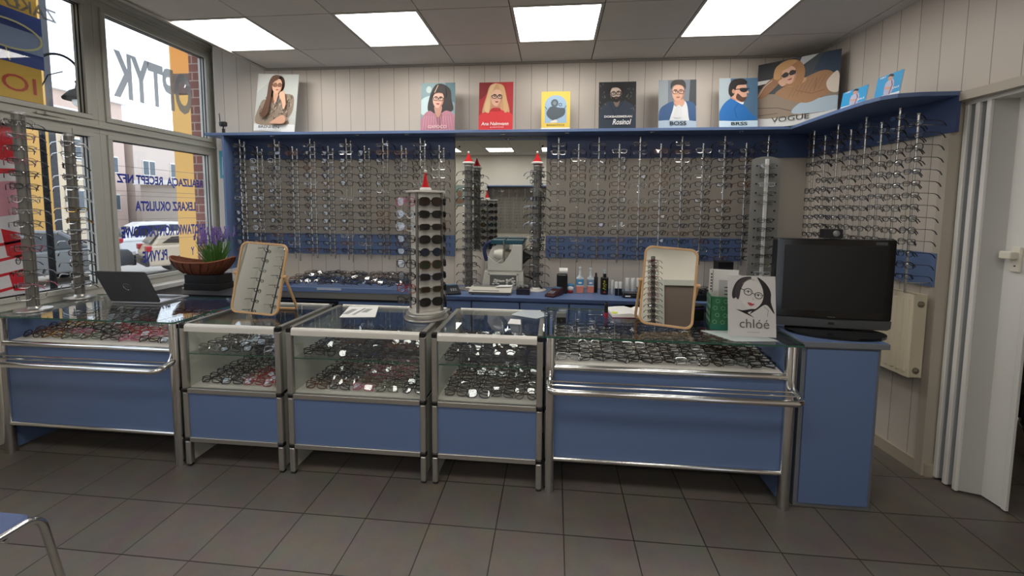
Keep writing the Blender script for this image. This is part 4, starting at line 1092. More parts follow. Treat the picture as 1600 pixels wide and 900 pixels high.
A.poly([(.5, .165), (.55, .3), (.75, .34), (1, .34), (1, .165)], '#a9bcc8')
A.poly([(.25, .5), (.4, .6), (.6, .66), (.8, .72), (.93, .66), (.97, .45), (.8, .35), (.66, .3), (.5, .34), (.35, .42)], '#a07650'); [A.line([(.42+.05*q, .40+.01*q), (.50+.05*q, .60+.008*q)], .008, '#8a6341') for q in range(8)]; A.poly([(.40, .58), (.50, .64), (.62, .66), (.60, .60), (.50, .56)], '#c49a70'); A.line([(.5, .5), (.7, .42), (.85, .45)], .012, '#8d6040'); A.line([(.75, .62), (.72, .45)], .012, '#8d6040')
A.poly([(0, .46), (.08, .62), (.22, .74), (.3, .66), (.22, .56), (.1, .46)], '#94693f'.replace('3f', '48')); A.line([(.02, .47), (.1, .62), (.2, .7)], .008, '#d8c8b4'); A.poly([(.86, .55), (.96, .68), (1, .6), (1, .4), (.9, .42)], '#d6cabb')
A.poly([(.22, .78), (.26, .9), (.38, .96), (.52, .92), (.6, .78), (.58, .6), (.5, .56), (.3, .62)], '#a5754a'); A.face(.41, .74, .095, '#d9ab92', '#b9836c', 12, '#a04a48', glasses='#17110e', lens='#2a1a14', gw=.2)
A.poly([(.22, .72), (.24, .88), (.38, .95), (.5, .92), (.42, .86), (.32, .8), (.3, .7)], '#c2935f'); A.poly([(.28, .66), (.36, .7), (.4, .64), (.34, .58)], '#d4a68c')
letters(A, 'VOGUE', .46, .07, .46, .075, '#262422', .0); finish(A)
# two small blue cards on the right-hand shelf
def small_card(label, xx, y, w, h):
    A = poster(label, xx, y, ZS, w, h, 8, 0, -90+math.degrees(RW_ANG), group='small blue cards on the right-hand shelf', name='advertising_card', cat='card', thick=0.003)
    A.poly([(0, 0), (1, 0), (1, h/w), (0, h/w)], '#2f9bd4', False); A.poly([(0, 0), (1, 0), (1, .1), (0, .12)], '#dfeaf0', False)
    k = h/w
    A.poly([(.4, .1), (.36, .5*k), (.42, .7*k), (.66, .72*k), (.72, .4*k), (.66, .1)], '#b7b9cf'); A.ell(.53, .83*k, .1, .12*k, '#c79a84'); A.poly([(.42, .88*k), (.5, .99*k), (.64, .92*k), (.62, .84*k), (.5, .9*k)], '#33231d')
    A.poly([(.38, .5*k), (.6, .42*k), (.7, .5*k), (.6, .34*k), (.4, .4*k)], '#d0a48f'); A.line([(.6, .1), (.66, .5*k), (.6, .7*k)], .03, '#7c2a3c')
    letters(A, 'ABC', .22, .9*k, .26, .05, '#e9f2f6', .02); letters(A, 'SALE', .82, .3*k, .26, .06, '#e9f2f6', .02); finish(A)
small_card('smaller blue card with a standing figure, nearer the corner on the right-hand shelf', 1.90, 2.985, 0.205, 0.12)
small_card('larger blue card with a standing figure, nearer the shelf end on the right', 1.93, 2.745, 0.175, 0.14)
# show card with an ink portrait on the right counter
A = poster('white show card with an ink portrait of a woman, standing on the right glass counter', 1.068, 2.335, ZG, 0.238, 0.325, 9, 0, -3, group=None, name='show_card', cat='show card', board='#d6d4d2', thick=0.010)
A.poly([(0, 0), (1, 0), (1, 1.365), (0, 1.365)], '#cbc8c7', False)
SK = '#d3d0ce'; INK = '#1a1718'
A.poly([(.3, 1.2), (.2, .92), (.1, .84), (.08, .98), (.16, 1.2), (.3, 1.32), (.5, 1.34), (.4, 1.25)], '#2a2526')
A.poly([(.62, 1.34), (.8, 1.2), (.9, 1.0), (.9, .78), (.97, .52), (.8, .72), (.6, .6), (.45, .5), (.54, .62), (.7, .78), (.74, 1.0), (.7, 1.16)], '#1d191a')
A.poly([(.24, 1.0), (.3, 1.18), (.46, 1.28), (.64, 1.2), (.74, 1.0), (.72, .8), (.62, .66), (.5, .6), (.38, .66), (.27, .82)], SK)
A.poly([(.14, .95), (.2, 1.2), (.36, 1.32), (.5, 1.3), (.36, 1.22), (.27, 1.05), (.24, .9), (.2, .82)], '#3b3537'); A.line([(.3, 1.18), (.46, 1.3), (.56, 1.26)], .012, '#8b8585')
A.poly([(.16, .6), (.35, .56), (.55, .42), (.4, .52), (.56, .6), (.5, .62), (.3, .58)], INK); A.line([(.75, .68), (.84, .6), (.82, .46)], .008, '#5a5556')
A.ring(.42, 1.0, .085, .075, .016, INK, -14); A.ring(.64, .92, .08, .07, .016, INK, -14); A.line([(.5, .975), (.56, .955)], .014, INK); A.line([(.34, 1.04), (.24, 1.08)], .016, INK); A.line([(.72, .93), (.77, .94)], .016, INK)
for ex, ey in ((.42, 1.0), (.63, .925)):
    A.poly([(ex-.05, ey), (ex, ey+.025), (ex+.05, ey-.005), (ex, ey-.02)], '#f0eeec'); A.ell(ex, ey, .018, .02, INK); A.line([(ex-.06, ey), (ex, ey+.03), (ex+.06, ey-.005)], .012, INK)
A.line([(.53, .86), (.5, .83), (.54, .82)], .008, '#8a8486'); A.poly([(.4, .76), (.47, .755), (.5, .74), (.55, .73), (.5, .69), (.44, .7)], '#b5424e')
letters(A, 'chl\u00f3\u00e9', .54, .19, .62, .2, '#5d5350', -.004); letters(A, 'EYEWEAR', .52, .09, .26, .02, '#77706e'); finish(A)
# ------------------------------------------------------------------ back counter
# right part: worktop with drawer cabinets under it
WT0, WT1, WY = -0.86, 1.93, 3.30
t = thing('worktop', 'blue worktop along the back wall carrying the lens edging machine and bottles', 'worktop', ((WT0+WT1)/2, WY, ZW-0.032))
a = MB(); a.box(WT0, WT1, WY, YB-0.003, ZW-0.03, ZW); a.build('board', BLUE, t, W=True, bevel=0.003)
a = MB(); a.box(WT0, WT1, WY-0.003, WY, ZW-0.029, ZW-0.002); a.build('front_edge', BLUE_D, t, W=True)
units = [(-0.86, -0.655, 'left of the lens edging machine, narrowest'), (-0.65, -0.265, 'below the lens edging machine'), (-0.26, 0.125, 'below the card terminal'), (0.13, 0.535, 'below the spray bottles')]
for k, (x0, x1, w_) in enumerate(units):
    t = thing('drawer_cabinet', 'blue drawer cabinet under the back worktop, '+w_, 'cabinet', ((x0+x1)/2, WY+0.02, 0), 0, 'blue drawer cabinets under the back worktop')
    a = MB(); a.box(x0, x1, WY+0.022, YB-0.004, 0.0, ZW-0.032); a.build('body', BLUE_D, t, W=True)
    for q, (z0, z1) in enumerate(((0.56, ZW-0.045), (0.29, 0.55), (0.05, 0.28))):
        a = MB(); a.box(x0+0.003, x1-0.003, WY+0.003, WY+0.022, z0, z1); o = a.build('drawer', BLUE, t, W=True, bevel=0.002)
        cx = (x0+x1)/2; wh = 0.055
        if x1-x0 > 0.3:
            a = MB(); a.tube(fillet([(cx-wh, WY+0.003, z1-0.07), (cx-wh, WY-0.016, z1-0.07), (cx+wh, WY-0.016, z1-0.07), (cx+wh, WY+0.003, z1-0.07)], 0.008, 3), 0.0045, 8)
            h = a.build('handle', CHROME, o, smooth=True); 
            for v in h.data.vertices: v.co -= t.location
t = thing('open_cabinet', 'open fronted dark bay under the right end of the back worktop', 'cabinet', (1.2, WY+0.02, 0))
a = MB(); a.box(0.545, 0.56, WY+0.02, YB-0.004, 0, ZW-0.032); a.box(1.90, 1.92, WY+0.02, YB-0.004, 0, ZW-0.032); a.box(0.56, 1.90, YB-0.02, YB-0.004, 0, ZW-0.032); a.build('carcass', BLUE_D, t, W=True)
a = MB(); a.box(0.56, 1.9, WY+0.05, YB-0.02, 0.50, 0.515); a.build('shelf', BLUE_D, t, W=True)
a = MB(); a.box(0.6, 1.05, WY+0.06, YB-0.06, 0.516, 0.80); a.build('box_file', BLACK, t, W=True, bevel=0.004)
# left part
t = thing('sideboard', 'lower blue cabinet with a grey rail under the tray of heaped glasses', 'cabinet', (-2.0, WY, 0))
a = MB(); a.box(-3.2, -0.875, WY+0.03, YB-0.004, 0, 0.80); a.build('body', BLUE_D, t, W=True)
a = MB(); a.box(-3.2, -0.875, WY+0.012, YB-0.004, 0.815, 0.872); a.build('grey_rail', ALU, t, W=True, bevel=0.002)
a = MB(); a.box(-3.2, -0.875, WY+0.02, YB-0.004, 0.80, 0.815); a.build('recess', BLACK, t, W=True)
for x0, x1 in ((-3.18, -2.35), (-1.78, -0.885)):
    a = MB(); a.box(x0, x1, WY+0.012, WY+0.03, 0.05, 0.79); a.build('door', BLUE, t, W=True, bevel=0.002)
a = MB(); a.box(-2.34, -1.79, WY+0.02, WY+0.03, 0.05, 0.79); a.build('dark_bay', BLACK, t, W=True)
t = thing('display_tray', 'long blue tray of heaped glasses on the left back counter', 'tray', (-1.7, 3.5, 0.873))
a = MB(); a.box(-2.32, -1.10, 3.305, 3.74, 0.873, 0.885); a.build('bottom', BLUE, t, W=True)
a = MB(); a.box(-2.32, -1.10, 3.285, 3.305, 0.873, 0.915); a.box(-2.32, -1.10, 3.74, 3.755, 0.873, 0.925); a.box(-2.335, -2.32, 3.285, 3.755, 0.873, 0.915); a.box(-1.10, -1.085, 3.285, 3.755, 0.873, 0.915); a.build('rim', BLUE, t, W=True, bevel=0.003)
a = MB(); a.box(-1.95, -1.74, 3.2835, 3.285, 0.893, 0.910); a.build('label_strip', mat('pale_strip', '#b9c3d0', 0.4), t, W=True)
# lens edging machine
t = thing('lens_machine', 'grey and dark teal lens edging machine on the back worktop before the mirror', 'machine', (-0.42, 3.60, ZW))
MG = mat('machine_grey', '#bdbcb4', 0.45); TEAL = mat('machine_teal', '#1f4a58', 0.35)
a = MB(); a.prism([(-0.20, 0), (0.17, 0), (0.165, 0.17), (-0.175, 0.17)], -0.02, 0.13, 'y'); a.build('lower_housing', MG, t, bevel=0.008)
a = MB(); a.box(-0.125, 0.105, -0.026, -0.016, 0.045, 0.135); a.build('chamber_window', mat('chamber_dark', '#5a5d5c', 0.3), t)
a = MB()
for k in range(24): a.ball((rng.uniform(-0.10, 0.09), -0.027, rng.uniform(0.05, 0.11)), 0.012, 0.004, 0.008, 8, 5)
a.build('lens_blanks', mat('lens_blank', '#b9b9b2', 0.2), t)
a = MB(); a.box(-0.14, -0.125, -0.028, -0.015, 0.035, 0.15); a.box(0.105, 0.12, -0.028, -0.015, 0.035, 0.15); a.box(-0.14, 0.12, -0.028, -0.015, 0.135, 0.15); a.build('window_frame_rim', MG, t, bevel=0.002)
a = MB(); a.prism([(-0.145, 0.17), (0.155, 0.17), (0.155, 0.40), (0.07, 0.40), (0.055, 0.33), (0.0, 0.25), (-0.02, 0.235), (-0.07, 0.245), (-0.145, 0.30)], -0.025, 0.13, 'y'); a.build('upper_housing', MG, t, bevel=0.006)
a = MB(); a.prism([(-0.145, 0.30), (-0.07, 0.245), (-0.02, 0.235), (-0.01, 0.24), (-0.01, 0.40), (-0.06, 0.40), (-0.11, 0.37)], 0.0, 0.12, 'y'); a.build('side_shell', MG, t, bevel=0.004)
a = MB(); a.lathe([(0.0, -0.05), (0.03, -0.045), (0.045, 0.0), (0.042, 0.03), (0.0, 0.035)], (0, 0), 20, 0, Matrix.Translation((-0.045, 0.0, 0.315)) @ Matrix.Rotation(R(90), 4, 'Y')); a.build('grinding_cone', mat('cone_white', '#d3d0c6', 0.4), t, smooth=True)
a = MB(); a.tube(fillet([(-0.16, 0.03, 0.25), (-0.185, 0.03, 0.33), (-0.17, 0.03, 0.405), (-0.09, 0.03, 0.425), (-0.01, 0.03, 0.425)], 0.04, 5), 0.016, 10); a.build('hood_rim', mat('machine_navy', '#1f2a56', 0.35), t, smooth=True)
a = MB(); a.box(-0.12, -0.005, -0.02, 0.13, 0.40, 0.438); a.box(0.005, 0.16, -0.02, 0.13, 0.40, 0.438); a.build('teal_lid', TEAL, t, bevel=0.006)
a = MB(); a.tube(fillet([(-0.006, -0.02, 0.43), (-0.004, -0.024, 0.34), (-0.02, -0.024, 0.27), (-0.06, -0.024, 0.242)], 0.05), 0.006, 8); a.build('curved_trim', CHROME, t, smooth=True)
a = MB(); a.prism([(0.155, 0.22), (0.24, 0.30), (0.155, 0.34)], 0.04, 0.10, 'y'); a.build('rear_flap', BLACK, t, bevel=0.004)
a = MB(); a.tube(fillet([(0.17, 0.06, 0.12), (0.26, 0.06, 0.09), (0.33, 0.03, 0.01)], 0.08), 0.008, 8); a.build('cable', BLACK, t, smooth=True)
# printer / keyboard unit in front of it
t = thing('pupil_printer', 'flat cream desktop device with a paper slip, in front of the lens machine', 'device', (-0.50, 3.44, ZW))
a = MB(); a.prism([(-0.07, 0), (0.10, 0), (0.10, 0.04), (0.05, 0.045), (-0.07, 0.02)], -0.19, 0.16, 'x', 0, Matrix.Translation((0, 0, 0.008))); a.build('body', mat('cream_case', '#c8c5ba', 0.45), t, bevel=0.004)
a = MB(); a.box(-0.19, 0.16, -0.0705, -0.0695, 0.012, 0.022); a.box(-0.16, 0.06, -0.055, -0.02, 0.031, 0.034); a.build('dark_strip', DARK, t)
for x in (-0.16, 0.13):
    for y in (-0.05, 0.08): a = MB(); a.cyl((x, y), 0.01, 0, 0.009, 10); a.build('foot', BLACK, t)
a = MB(); a.box(-0.17, 0.10, 0.035, 0.075, 0.052, 0.054); a.build('keys', mat('grey_keys', '#7c7f7c', 0.5), t)
a = MB(); a.prism([(0.02, 0.0), (0.15, 0.02), (0.16, 0.10), (0.05, 0.09)], 0.0565, 0.0575); a.build('paper_slip', PAPER, t)
t = thing('dark_box', 'small dark box with clear lid right of the cream desktop device', 'box', (-0.245, 3.46, ZW))
a = MB(); a.rbox(-0.055, 0.055, -0.05, 0.05, 0, 0.05, 0.004); a.build('body', mat('dark_violet', '#191624', 0.4), t)
a = MB(); a.rbox(-0.052, 0.052, -0.047, 0.047, 0.05, 0.098, 0.004); a.build('clear_lid', GLASS, t)
a = MB()
for k in range(7): a.ball((-0.038+0.0125*k, rng.uniform(-.02, .02), 0.065), 0.008, 0.008, 0.014, 8, 5)
a.build('contents', mat('pale_grey_bits', '#8d8d8a', 0.4), t)
def phone_device(name, label, cat, x, y, rz, col, w=0.075, L=0.17, h=0.055):
    t = thing(name, label, cat, (x, y, ZW), rz)
    a = MB(); a.prism([(-L/2, 0), (L/2, 0), (L/2, h), (L*0.2, h*0.85), (-L/2, h*0.35)], -w/2, w/2, 'x'); a.build('body', col, t, bevel=0.006)
    a = MB(); ang = math.atan2(h*0.5, L*0.7)
    M = Matrix.Translation((0, -L*0.16, h*0.60+0.002)) @ Matrix.Rotation(ang, 4, 'X')
    for i in range(3):
        for j in range(4): a.rbox(-0.024+0.018*i, -0.012+0.018*i, -0.04+0.014*j, -0.031+0.014*j, 0, 0.003, 0.002, 0, M)
    a.build('keypad', mat('key_grey', '#8b8d90', 0.5), t)
    a = MB(); a.box(-w*0.36, w*0.36, L*0.22, L*0.44, h*0.90, h*1.0+0.003); a.build('screen', mat('lcd', '#5c7a94', 0.2), t)
    return t
phone_device('telephone', 'dark desk telephone between the sunglasses stand and the left mirror column', 'telephone', -0.855+0.02, 3.42, 0.4, mat('phone_dark', '#1d1f25', 0.4), 0.11, 0.19, 0.06)
phone_device('card_terminal', 'dark red and black card terminal right of the right mirror column', 'card terminal', 0.01, 3.42, -0.5, mat('terminal_red', '#3a1416', 0.4), 0.085, 0.17, 0.06)
t = thing('terminal_dock', 'black upright dock with a white paper roll behind the card terminal', 'dock', (0.075, 3.55, ZW))
a = MB(); a.rbox(-0.045, 0.045, -0.04, 0.04, 0, 0.16, 0.012); a.build('body', BLACK, t)
a = MB(); a.lathe([(0.026, -0.035), (0.026, 0.035)], (0, 0), 20, 0, Matrix.Translation((0.01, 0, 0.186)) @ Matrix.Rotation(R(90), 4, 'Y')); a.build('paper_roll', PAPER, t, smooth=True)
# bottles
def spray_bottle(x, y, label, body, lab2, lab1, s=1.0, cap='#d9dcdc'):
    t = thing('spray_bottle', label, 'bottle', (x, y, ZW), 0, 'lens cleaning spray bottles')
    a = MB(); a.rbox(-0.030*s, 0.030*s, -0.02*s, 0.02*s, 0.0, 0.135*s, 0.01*s); a.lathe([(0.022*s, 0.135*s), (0.012*s, 0.155*s), (0.012*s, 0.165*s)], (0, 0), 16); a.build('body', body, t, smooth=True)
    a = MB(); a.rbox(-0.031*s, 0.031*s, -0.021*s, 0.021*s, 0.002*s, 0.065*s, 0.01*s); a.build('lower_label', lab1, t)
    a = MB(); a.rbox(-0.031*s, 0.031*s, -0.021*s, 0.021*s, 0.067*s, 0.125*s, 0.01*s); a.build('upper_label', lab2, t)
    a = MB(); a.ball((0.0, -0.0215*s, 0.09*s), 0.016*s, 0.002, 0.008*s, 10, 6); a.build('label_mark', PAPER, t)
    a = MB(); a.lathe([(0.012*s, 0.165*s), (0.012*s, 0.19*s), (0.007*s, 0.195*s), (0.006*s, 0.21*s)], (0, 0), 14); a.box(-0.012*s, 0.008*s, -0.022*s, 0.008*s, 0.208*s, 0.222*s); a.build('pump', mat('cap_'+cap.strip('#'), cap, 0.3), t, smooth=True)
    a = MB(); a.lathe([(0.015*s, 0.166*s), (0.015*s, 0.225*s), (0.012*s, 0.232*s)], (0, 0), 14); a.build('clear_cap', GLASS, t, smooth=True)
    return t
SALMON = mat('salmon_label', '#d08070', 0.5); SKYL = mat('sky_label', '#4a8fb8', 0.5); CLR = mat('bottle_white', '#c9d2d6', 0.3)
spray_bottle(0.225, 3.56, 'left one of two spray bottles with blue and salmon labels', CLR, SKYL, SALMON, 1.0)
spray_bottle(0.315, 3.58, 'slightly shorter right one of two spray bottles with blue and salmon labels', CLR, mat('grey_blue_label', '#7a93ab', 0.5), SALMON, 0.96)
t = thing('slim_bottle', 'slim black bottle just behind the shorter spray bottle', 'bottle', (0.362, 3.60, ZW))
a = MB(); a.lathe([(0.015, 0), (0.016, 0.01), (0.016, 0.13), (0.009, 0.14), (0.009, 0.165), (0.006, 0.17)], (0, 0), 16); a.build('body', BLACK, t, smooth=True)
t = thing('dark_bottle', 'broad black spray bottle printed with green and yellow leaves', 'bottle', (0.425, 3.53, ZW))
a = MB(); a.rbox(-0.032, 0.032, -0.02, 0.02, 0, 0.145, 0.012); a.build('body', mat('bottle_dark', '#14130f', 0.25), t, smooth=True)
a = MB(); a.lathe([(0.014, 0.143), (0.014, 0.175)], (0, 0), 16); a.build('collar', BLACK, t, smooth=True)
a = MB(); a.lathe([(0.006, 0.175), (0.006, 0.2), (0.009, 0.203)], (0, 0), 12); a.box(-0.014, 0.004, -0.004, 0.004, 0.200, 0.208); a.build('pump', CLR, t, smooth=True)
a = MB(); 
for k, (dx, dz) in enumerate([(0, .105), (-.008, .092), (.008, .085), (-.004, .075), (.006, .065), (-.008, .055), (.004, .045), (-.004, .115)]): a.ball((dx, -0.0205, dz), 0.008, 0.0015, 0.006, 8, 5, k % 2)
a.ball((0.0, -0.0205, 0.022), 0.009, 0.0015, 0.006, 8, 5, 2)
a.build('leaf_print', [mat('leaf_print_green', '#5d7a2a', 0.5), mat('leaf_print_yellow', '#b99a2c', 0.5), mat('leaf_print_red', '#b03324', 0.5)], t)
t = thing('tin', 'small round blue and red tin with a white front left of the spray bottles', 'tin', (0.145, 3.56, ZW))
a = MB(); a.lathe([(0.02, 0.0), (0.026, 0.01), (0.026, 0.02)], (0, 0), 18); a.build('base', mat('tin_red', '#9c2c34', 0.4), t, smooth=True)
a = MB(); a.ball((0, 0, 0.062), 0.036, 0.012, 0.020); a.build('oval_top', SKYL, t, smooth=True)
a = MB(); a.ball((0, -0.004, 0.04), 0.028, 0.012, 0.022); a.build('white_front', PAPER, t, smooth=True)
def vial(name, label, x, y, body, capc, h=0.09, r=0.013, grp=None):
    t = thing(name, label, 'bottle', (x, y, ZW), 0, grp)
    a = MB(); a.lathe([(r*0.9, 0), (r, 0.003), (r, h*0.55)], (0, 0), 14); a.build('body', body, t, smooth=True)
    a = MB(); a.lathe([(r*1.02, h*0.55), (r*1.02, h), (r*0.9, h*1.03)], (0, 0), 14); a.build('cap', capc, t, smooth=True)
g1 = 'small bottles right of the black spray bottle'
WC = mat('cap_clear_white', '#d2d4d2', 0.3)
vial('small_bottle', 'white small bottle nearest the black leaf-print bottle', 0.490, 3.55, WC, WC, 0.115, 0.015, g1)
vial('small_bottle', 'small black bottle with white cap, left of its twin', 0.520, 3.50, BLACK, WC, 0.11, 0.014, g1)
vial('small_bottle', 'small black bottle with white cap, right of its twin', 0.551, 3.50, BLACK, WC, 0.11, 0.014, g1)
for k in range(3):
    vial('clear_jar', ['leftmost of three clear white-capped jars behind the black case', 'middle one of three clear white-capped jars behind the black case', 'rightmost of three clear white-capped jars behind the black case'][k], 0.62+0.045*k, 3.58, WC, WC, 0.13, 0.018, 'clear jars behind the black case')
t = thing('spectacle_case', 'flat black spectacle case on the back worktop under the clear jars', 'case', (0.635, 3.43, ZW))
a = MB(); a.rbox(-0.08, 0.08, -0.035, 0.035, 0, 0.030, 0.010); a.build('base', BLACK, t, smooth=True)
a = MB(); a.rbox(-0.08, 0.08, -0.035, 0.035, 0.0305, 0.045, 0.012); a.build('lid', DARK, t, smooth=True)
a = MB(); a.box(-0.06, -0.02, -0.0365, -0.0345, 0.012, 0.022); a.build('label_mark', PAPER, t)
def bowl(label, x, y, w, d, n):
    t = thing('frame_basket', label, 'basket', (x, y, ZW))
    a = MB(); a.prism([(-w/2+0.02, 0), (w/2-0.02, 0), (w/2, 0.075), (w/2-0.006, 0.075), (w/2-0.026, 0.006), (-w/2+0.026, 0.006), (-w/2+0.006, 0.075), (-w/2, 0.075)], -d/2, d/2, 'y'); a.box(-w/2+0.02, w/2-0.02, -d/2, -d/2+0.004, 0.004, 0.05); a.box(-w/2+0.02, w/2-0.02, d/2-0.004, d/2, 0.004, 0.06); a.build('basket', BLACK, t, bevel=0.002)
    for k in range(n):
        col = rng.choice(['black', 'black', 'gunmetal', 'dark brown']); sh = rng.choice(SHAPES)
        place_glasses(TR(x+rng.uniform(-w*0.22, w*0.22), y+rng.uniform(-d*0.25, d*0.25), ZW+0.035+0.012*k, rng.uniform(-0.5, 0.5), -R(70), rng.uniform(-0.2, 0.2), 0.95), sh, col, True,
                      '%s %s glasses, %s from the bottom, %s' % (col, RIM[sh], ORD[k+1], 'basket left of right mirror' if x < 1 else 'basket right of right mirror'), 'glasses heaped in the black baskets', 0.002)
bowl('black basket left of the round-cornered right table mirror', 0.78, 3.44, 0.20, 0.16, 6)
bowl('black basket between the right table mirror and the green box', 1.12, 3.44, 0.22, 0.16, 6)
t = thing('black_box', 'black upright box under the frames beside the frosted panel stand', 'box', (1.36, 3.52, ZW))
a = MB(); a.rbox(-0.06, 0.06, -0.05, 0.05, 0, 0.30, 0.006); a.build('body', BLACK, t); a = MB(); a.rbox(-0.061, 0.061, -0.051, 0.051, 0.245, 0.25, 0.006); a.build('lid_line', DARK, t)
t = thing('small_pot', 'little purple pot left of the television', 'pot', (1.64, 3.10-0.0, ZW)); t.location = (1.72, 3.40, ZW)
a = MB(); a.lathe([(0.03, 0), (0.04, 0.05), (0.04, 0.2), (0.03, 0.22), (0.0, 0.23)], (0, 0), 18); a.build('body', mat('purple_glaze', '#3a2c78', 0.4), t, smooth=True)

# ------------------------------------------------------------------ things on the front counter
# laptop seen from behind
t = thing('laptop', 'open dark grey laptop seen from behind on the left glass counter', 'laptop', (-2.885, 2.635, ZG), R(1))
LAPC = mat('laptop_shell', '#47484c', 0.45, 0.3)
a = MB(); a.rbox(-0.185, 0.185, -0.02, 0.225, 0.002, 0.016, 0.010); a.build('base', mat('laptop_silver', '#a6a8ac', 0.35, 0.6), t)
Mh = Matrix.Translation((0, -0.012, 0.017)) @ Matrix.Rotation(R(24), 4, 'X')
a = MB(); a.prism(rrect(0.37, 0.245, 0.012, 4, 0, 0.1225), -0.007, 0.0, 'y', 0, Mh); o = a.build('lid', LAPC, t)
a = MB(); a.box(-0.165, 0.165, 0.0002, 0.0012, 0.02, 0.225, 0, Mh); a.build('screen', BLACK, t)
a = MB(); n = 28; a.tube([(0.026*math.cos(2*PI*k/n), -0.0076, 0.125+0.026*math.sin(2*PI*k/n)) for k in range(n)], 0.0012, 5, closed=True, M=Mh); o = a.build('logo_ring', CHROME, t)
LG = Mh @ frame_matrix((0, -0.0078, 0.112), (1, 0, 0), (0, 0, 1)); text_mesh('hp', 'logo_letters', CHROME, t, LG, width=0.03, height=0.028, shear=0.25)
a = MB(); a.lathe([(0.006, -0.14), (0.006, 0.14)], (0, 0), 12, 0, Matrix.Translation((0, -0.012, 0.016)) @ Matrix.Rotation(R(90), 4, 'Y')); a.build('hinge', BLACK, t, smooth=True)
a = MB()
for i in range(14):
    for j in range(5): a.box(-0.165+0.0237*i, -0.146+0.0237*i, 0.10+0.019*j, 0.115+0.019*j, 0.016, 0.0175)
a.build('keyboard', DARK, t)
# wooden table mirrors
def table_mirror(label, x, y, z, w, h, lean, roll, rz):
    t = thing('table_mirror', label, 'mirror', (x, y, z), rz, 'wooden framed table mirrors')
    Mt = Matrix.Translation((0, 0, 0.006+abs(math.sin(R(roll)))*w/2)) @ Matrix.Rotation(-R(lean), 4, 'X') @ Matrix.Rotation(R(roll), 4, 'Y')
    outer = rrect(w, h, 0.045, 7, 0, h/2); inner = rrect(w-0.026, h-0.026, 0.034, 7, 0, h/2); n = len(outer)
    a = MB(); vs = []
    for y_, pl in ((0.0, outer), (0.0, inner), (0.018, inner), (0.018, outer)):
        vs += [(px, y_, pz) for px, pz in pl]
    fs = []
    for l in range(4):
        for i in range(n):
            j = (i+1) % n; fs.append((l*n+i, ((l+1) % 4)*n+i, ((l+1) % 4)*n+j, l*n+j))
    a.add(vs, fs, 0, Mt); a.build('frame', WOOD, t, bevel=0.003)
    a = MB(); a.prism(rrect(w-0.024, h-0.024, 0.034, 7, 0, h/2), 0.006, 0.007, 'y', 0, Mt); a.build('mirror_glass', MIRROR, t)
    a = MB(); a.prism(rrect(w-0.024, h-0.024, 0.034, 7, 0, h/2), 0.0075, 0.014, 'y', 0, Mt); a.build('back_board', WOOD, t)
    P1 = Mt @ Vector((-w/2-0.008, 0.01, h*0.55)); P2 = Mt @ Vector((w/2+0.008, 0.01, h*0.55))
    yb_ = 0.01+math.sin(R(lean))*h*0.55+0.14
    Q1 = Vector((-w/2-0.008, yb_, 0.0085)); Q2 = Vector((w/2+0.008, yb_, 0.0085))
    a = MB(); a.tube(fillet([P1, Q1, Q2, P2], 0.03, 5), 0.0085, 10); a.build('stand', WOOD, t, smooth=True)
    a = MB()
    for P_, s in ((P1, -1), (P2, 1)): a.lathe([(0.011, -0.012), (0.011, 0.012)], (0, 0), 14, 0, Matrix.Translation(P_) @ Matrix.Rotation(R(90), 4, 'Y'))
    a.build('pivot', WOOD, t, smooth=True)
    return t
table_mirror('wooden framed table mirror beside the plant, on the narrow case', -1.895, 2.46, ZM, 0.325, 0.46, 12, 3.5, R(0))
table_mirror('wooden framed table mirror left of the green box, on the right glass counter', 0.635, 2.42, ZG, 0.295, 0.455, 10, 4.0, R(-8))
# paper and stationery
def sheet(name, label, pts, z, m=PAPER, cat='paper', th=0.0012, prints=None):
    cx = sum(p[0] for p in pts)/len(pts); cy_ = sum(p[1] for p in pts)/len(pts)
    t = thing(name, label, cat, (cx, cy_, z+0.0006))
    a = MB(); a.prism([(p[0]-cx, p[1]-cy_) for p in pts], 0, th); a.build('sheet', m, t)
    if prints:
        a = MB()
        for (x0, x1, y0, y1) in prints: a.box(x0, x1, y0, y1, th, th+0.0003)
        a.build('print', mat('grey_print', '#9a9c9a', 0.7), t)
    return t
t = sheet('paper_sheet', 'white printed sheet of paper lying on the widest aluminium case', [(-1.345, 2.51), (-1.125, 2.545), (-1.225, 2.83), (-1.425, 2.80)], ZM, prints=[(-0.09, -0.05, -0.08, 0.06), (-0.02, 0.0, -0.09, 0.09), (0.01, 0.05, -0.02, 0.08)])
t = sheet('plastic_sleeve', 'clear plastic sleeve with papers at the corner of the case right of the sunglasses stand', [(-0.27, 2.70), (-0.10, 2.62), (-0.03, 2.70), (-0.09, 2.83), (-0.2, 2.83)], ZM+0.003, mat('pale_sleeve', '#c2cbd2', 0.25), 'paper', 0.004)
t = sheet('card', 'small white card on the glass of the case right of the sunglasses stand', [(-0.27, 2.50), (-0.19, 2.49), (-0.20, 2.60), (-0.265, 2.61)], ZM, PAPER, 'card')
t = sheet('paper_sheet', 'grey leaflet lying under the show card on the right glass counter', [(0.83, 2.42), (0.94, 2.24), (1.17, 2.27), (1.1, 2.45)], ZG, mat('pale_leaflet', '#b9c4c2', 0.5), 'paper', 0.002)
t = thing('name_plate', 'small black block with a grey top at the left end of the right glass counter', 'block', (0.052, 2.50, ZG))
a = MB(); a.rbox(-0.028, 0.028, -0.02, 0.02, 0, 0.034, 0.003); a.build('base', BLACK, t); a = MB(); a.rbox(-0.028, 0.028, -0.018, 0.02, 0.0345, 0.062, 0.004); a.build('top', mat('grey_cap', '#6f706c', 0.4), t)
a = MB(); a.ball((0, -0.0205, 0.018), 0.004, 0.001, 0.003, 8, 5); a.build('gold_mark', FRAME_COLS['gold'], t)
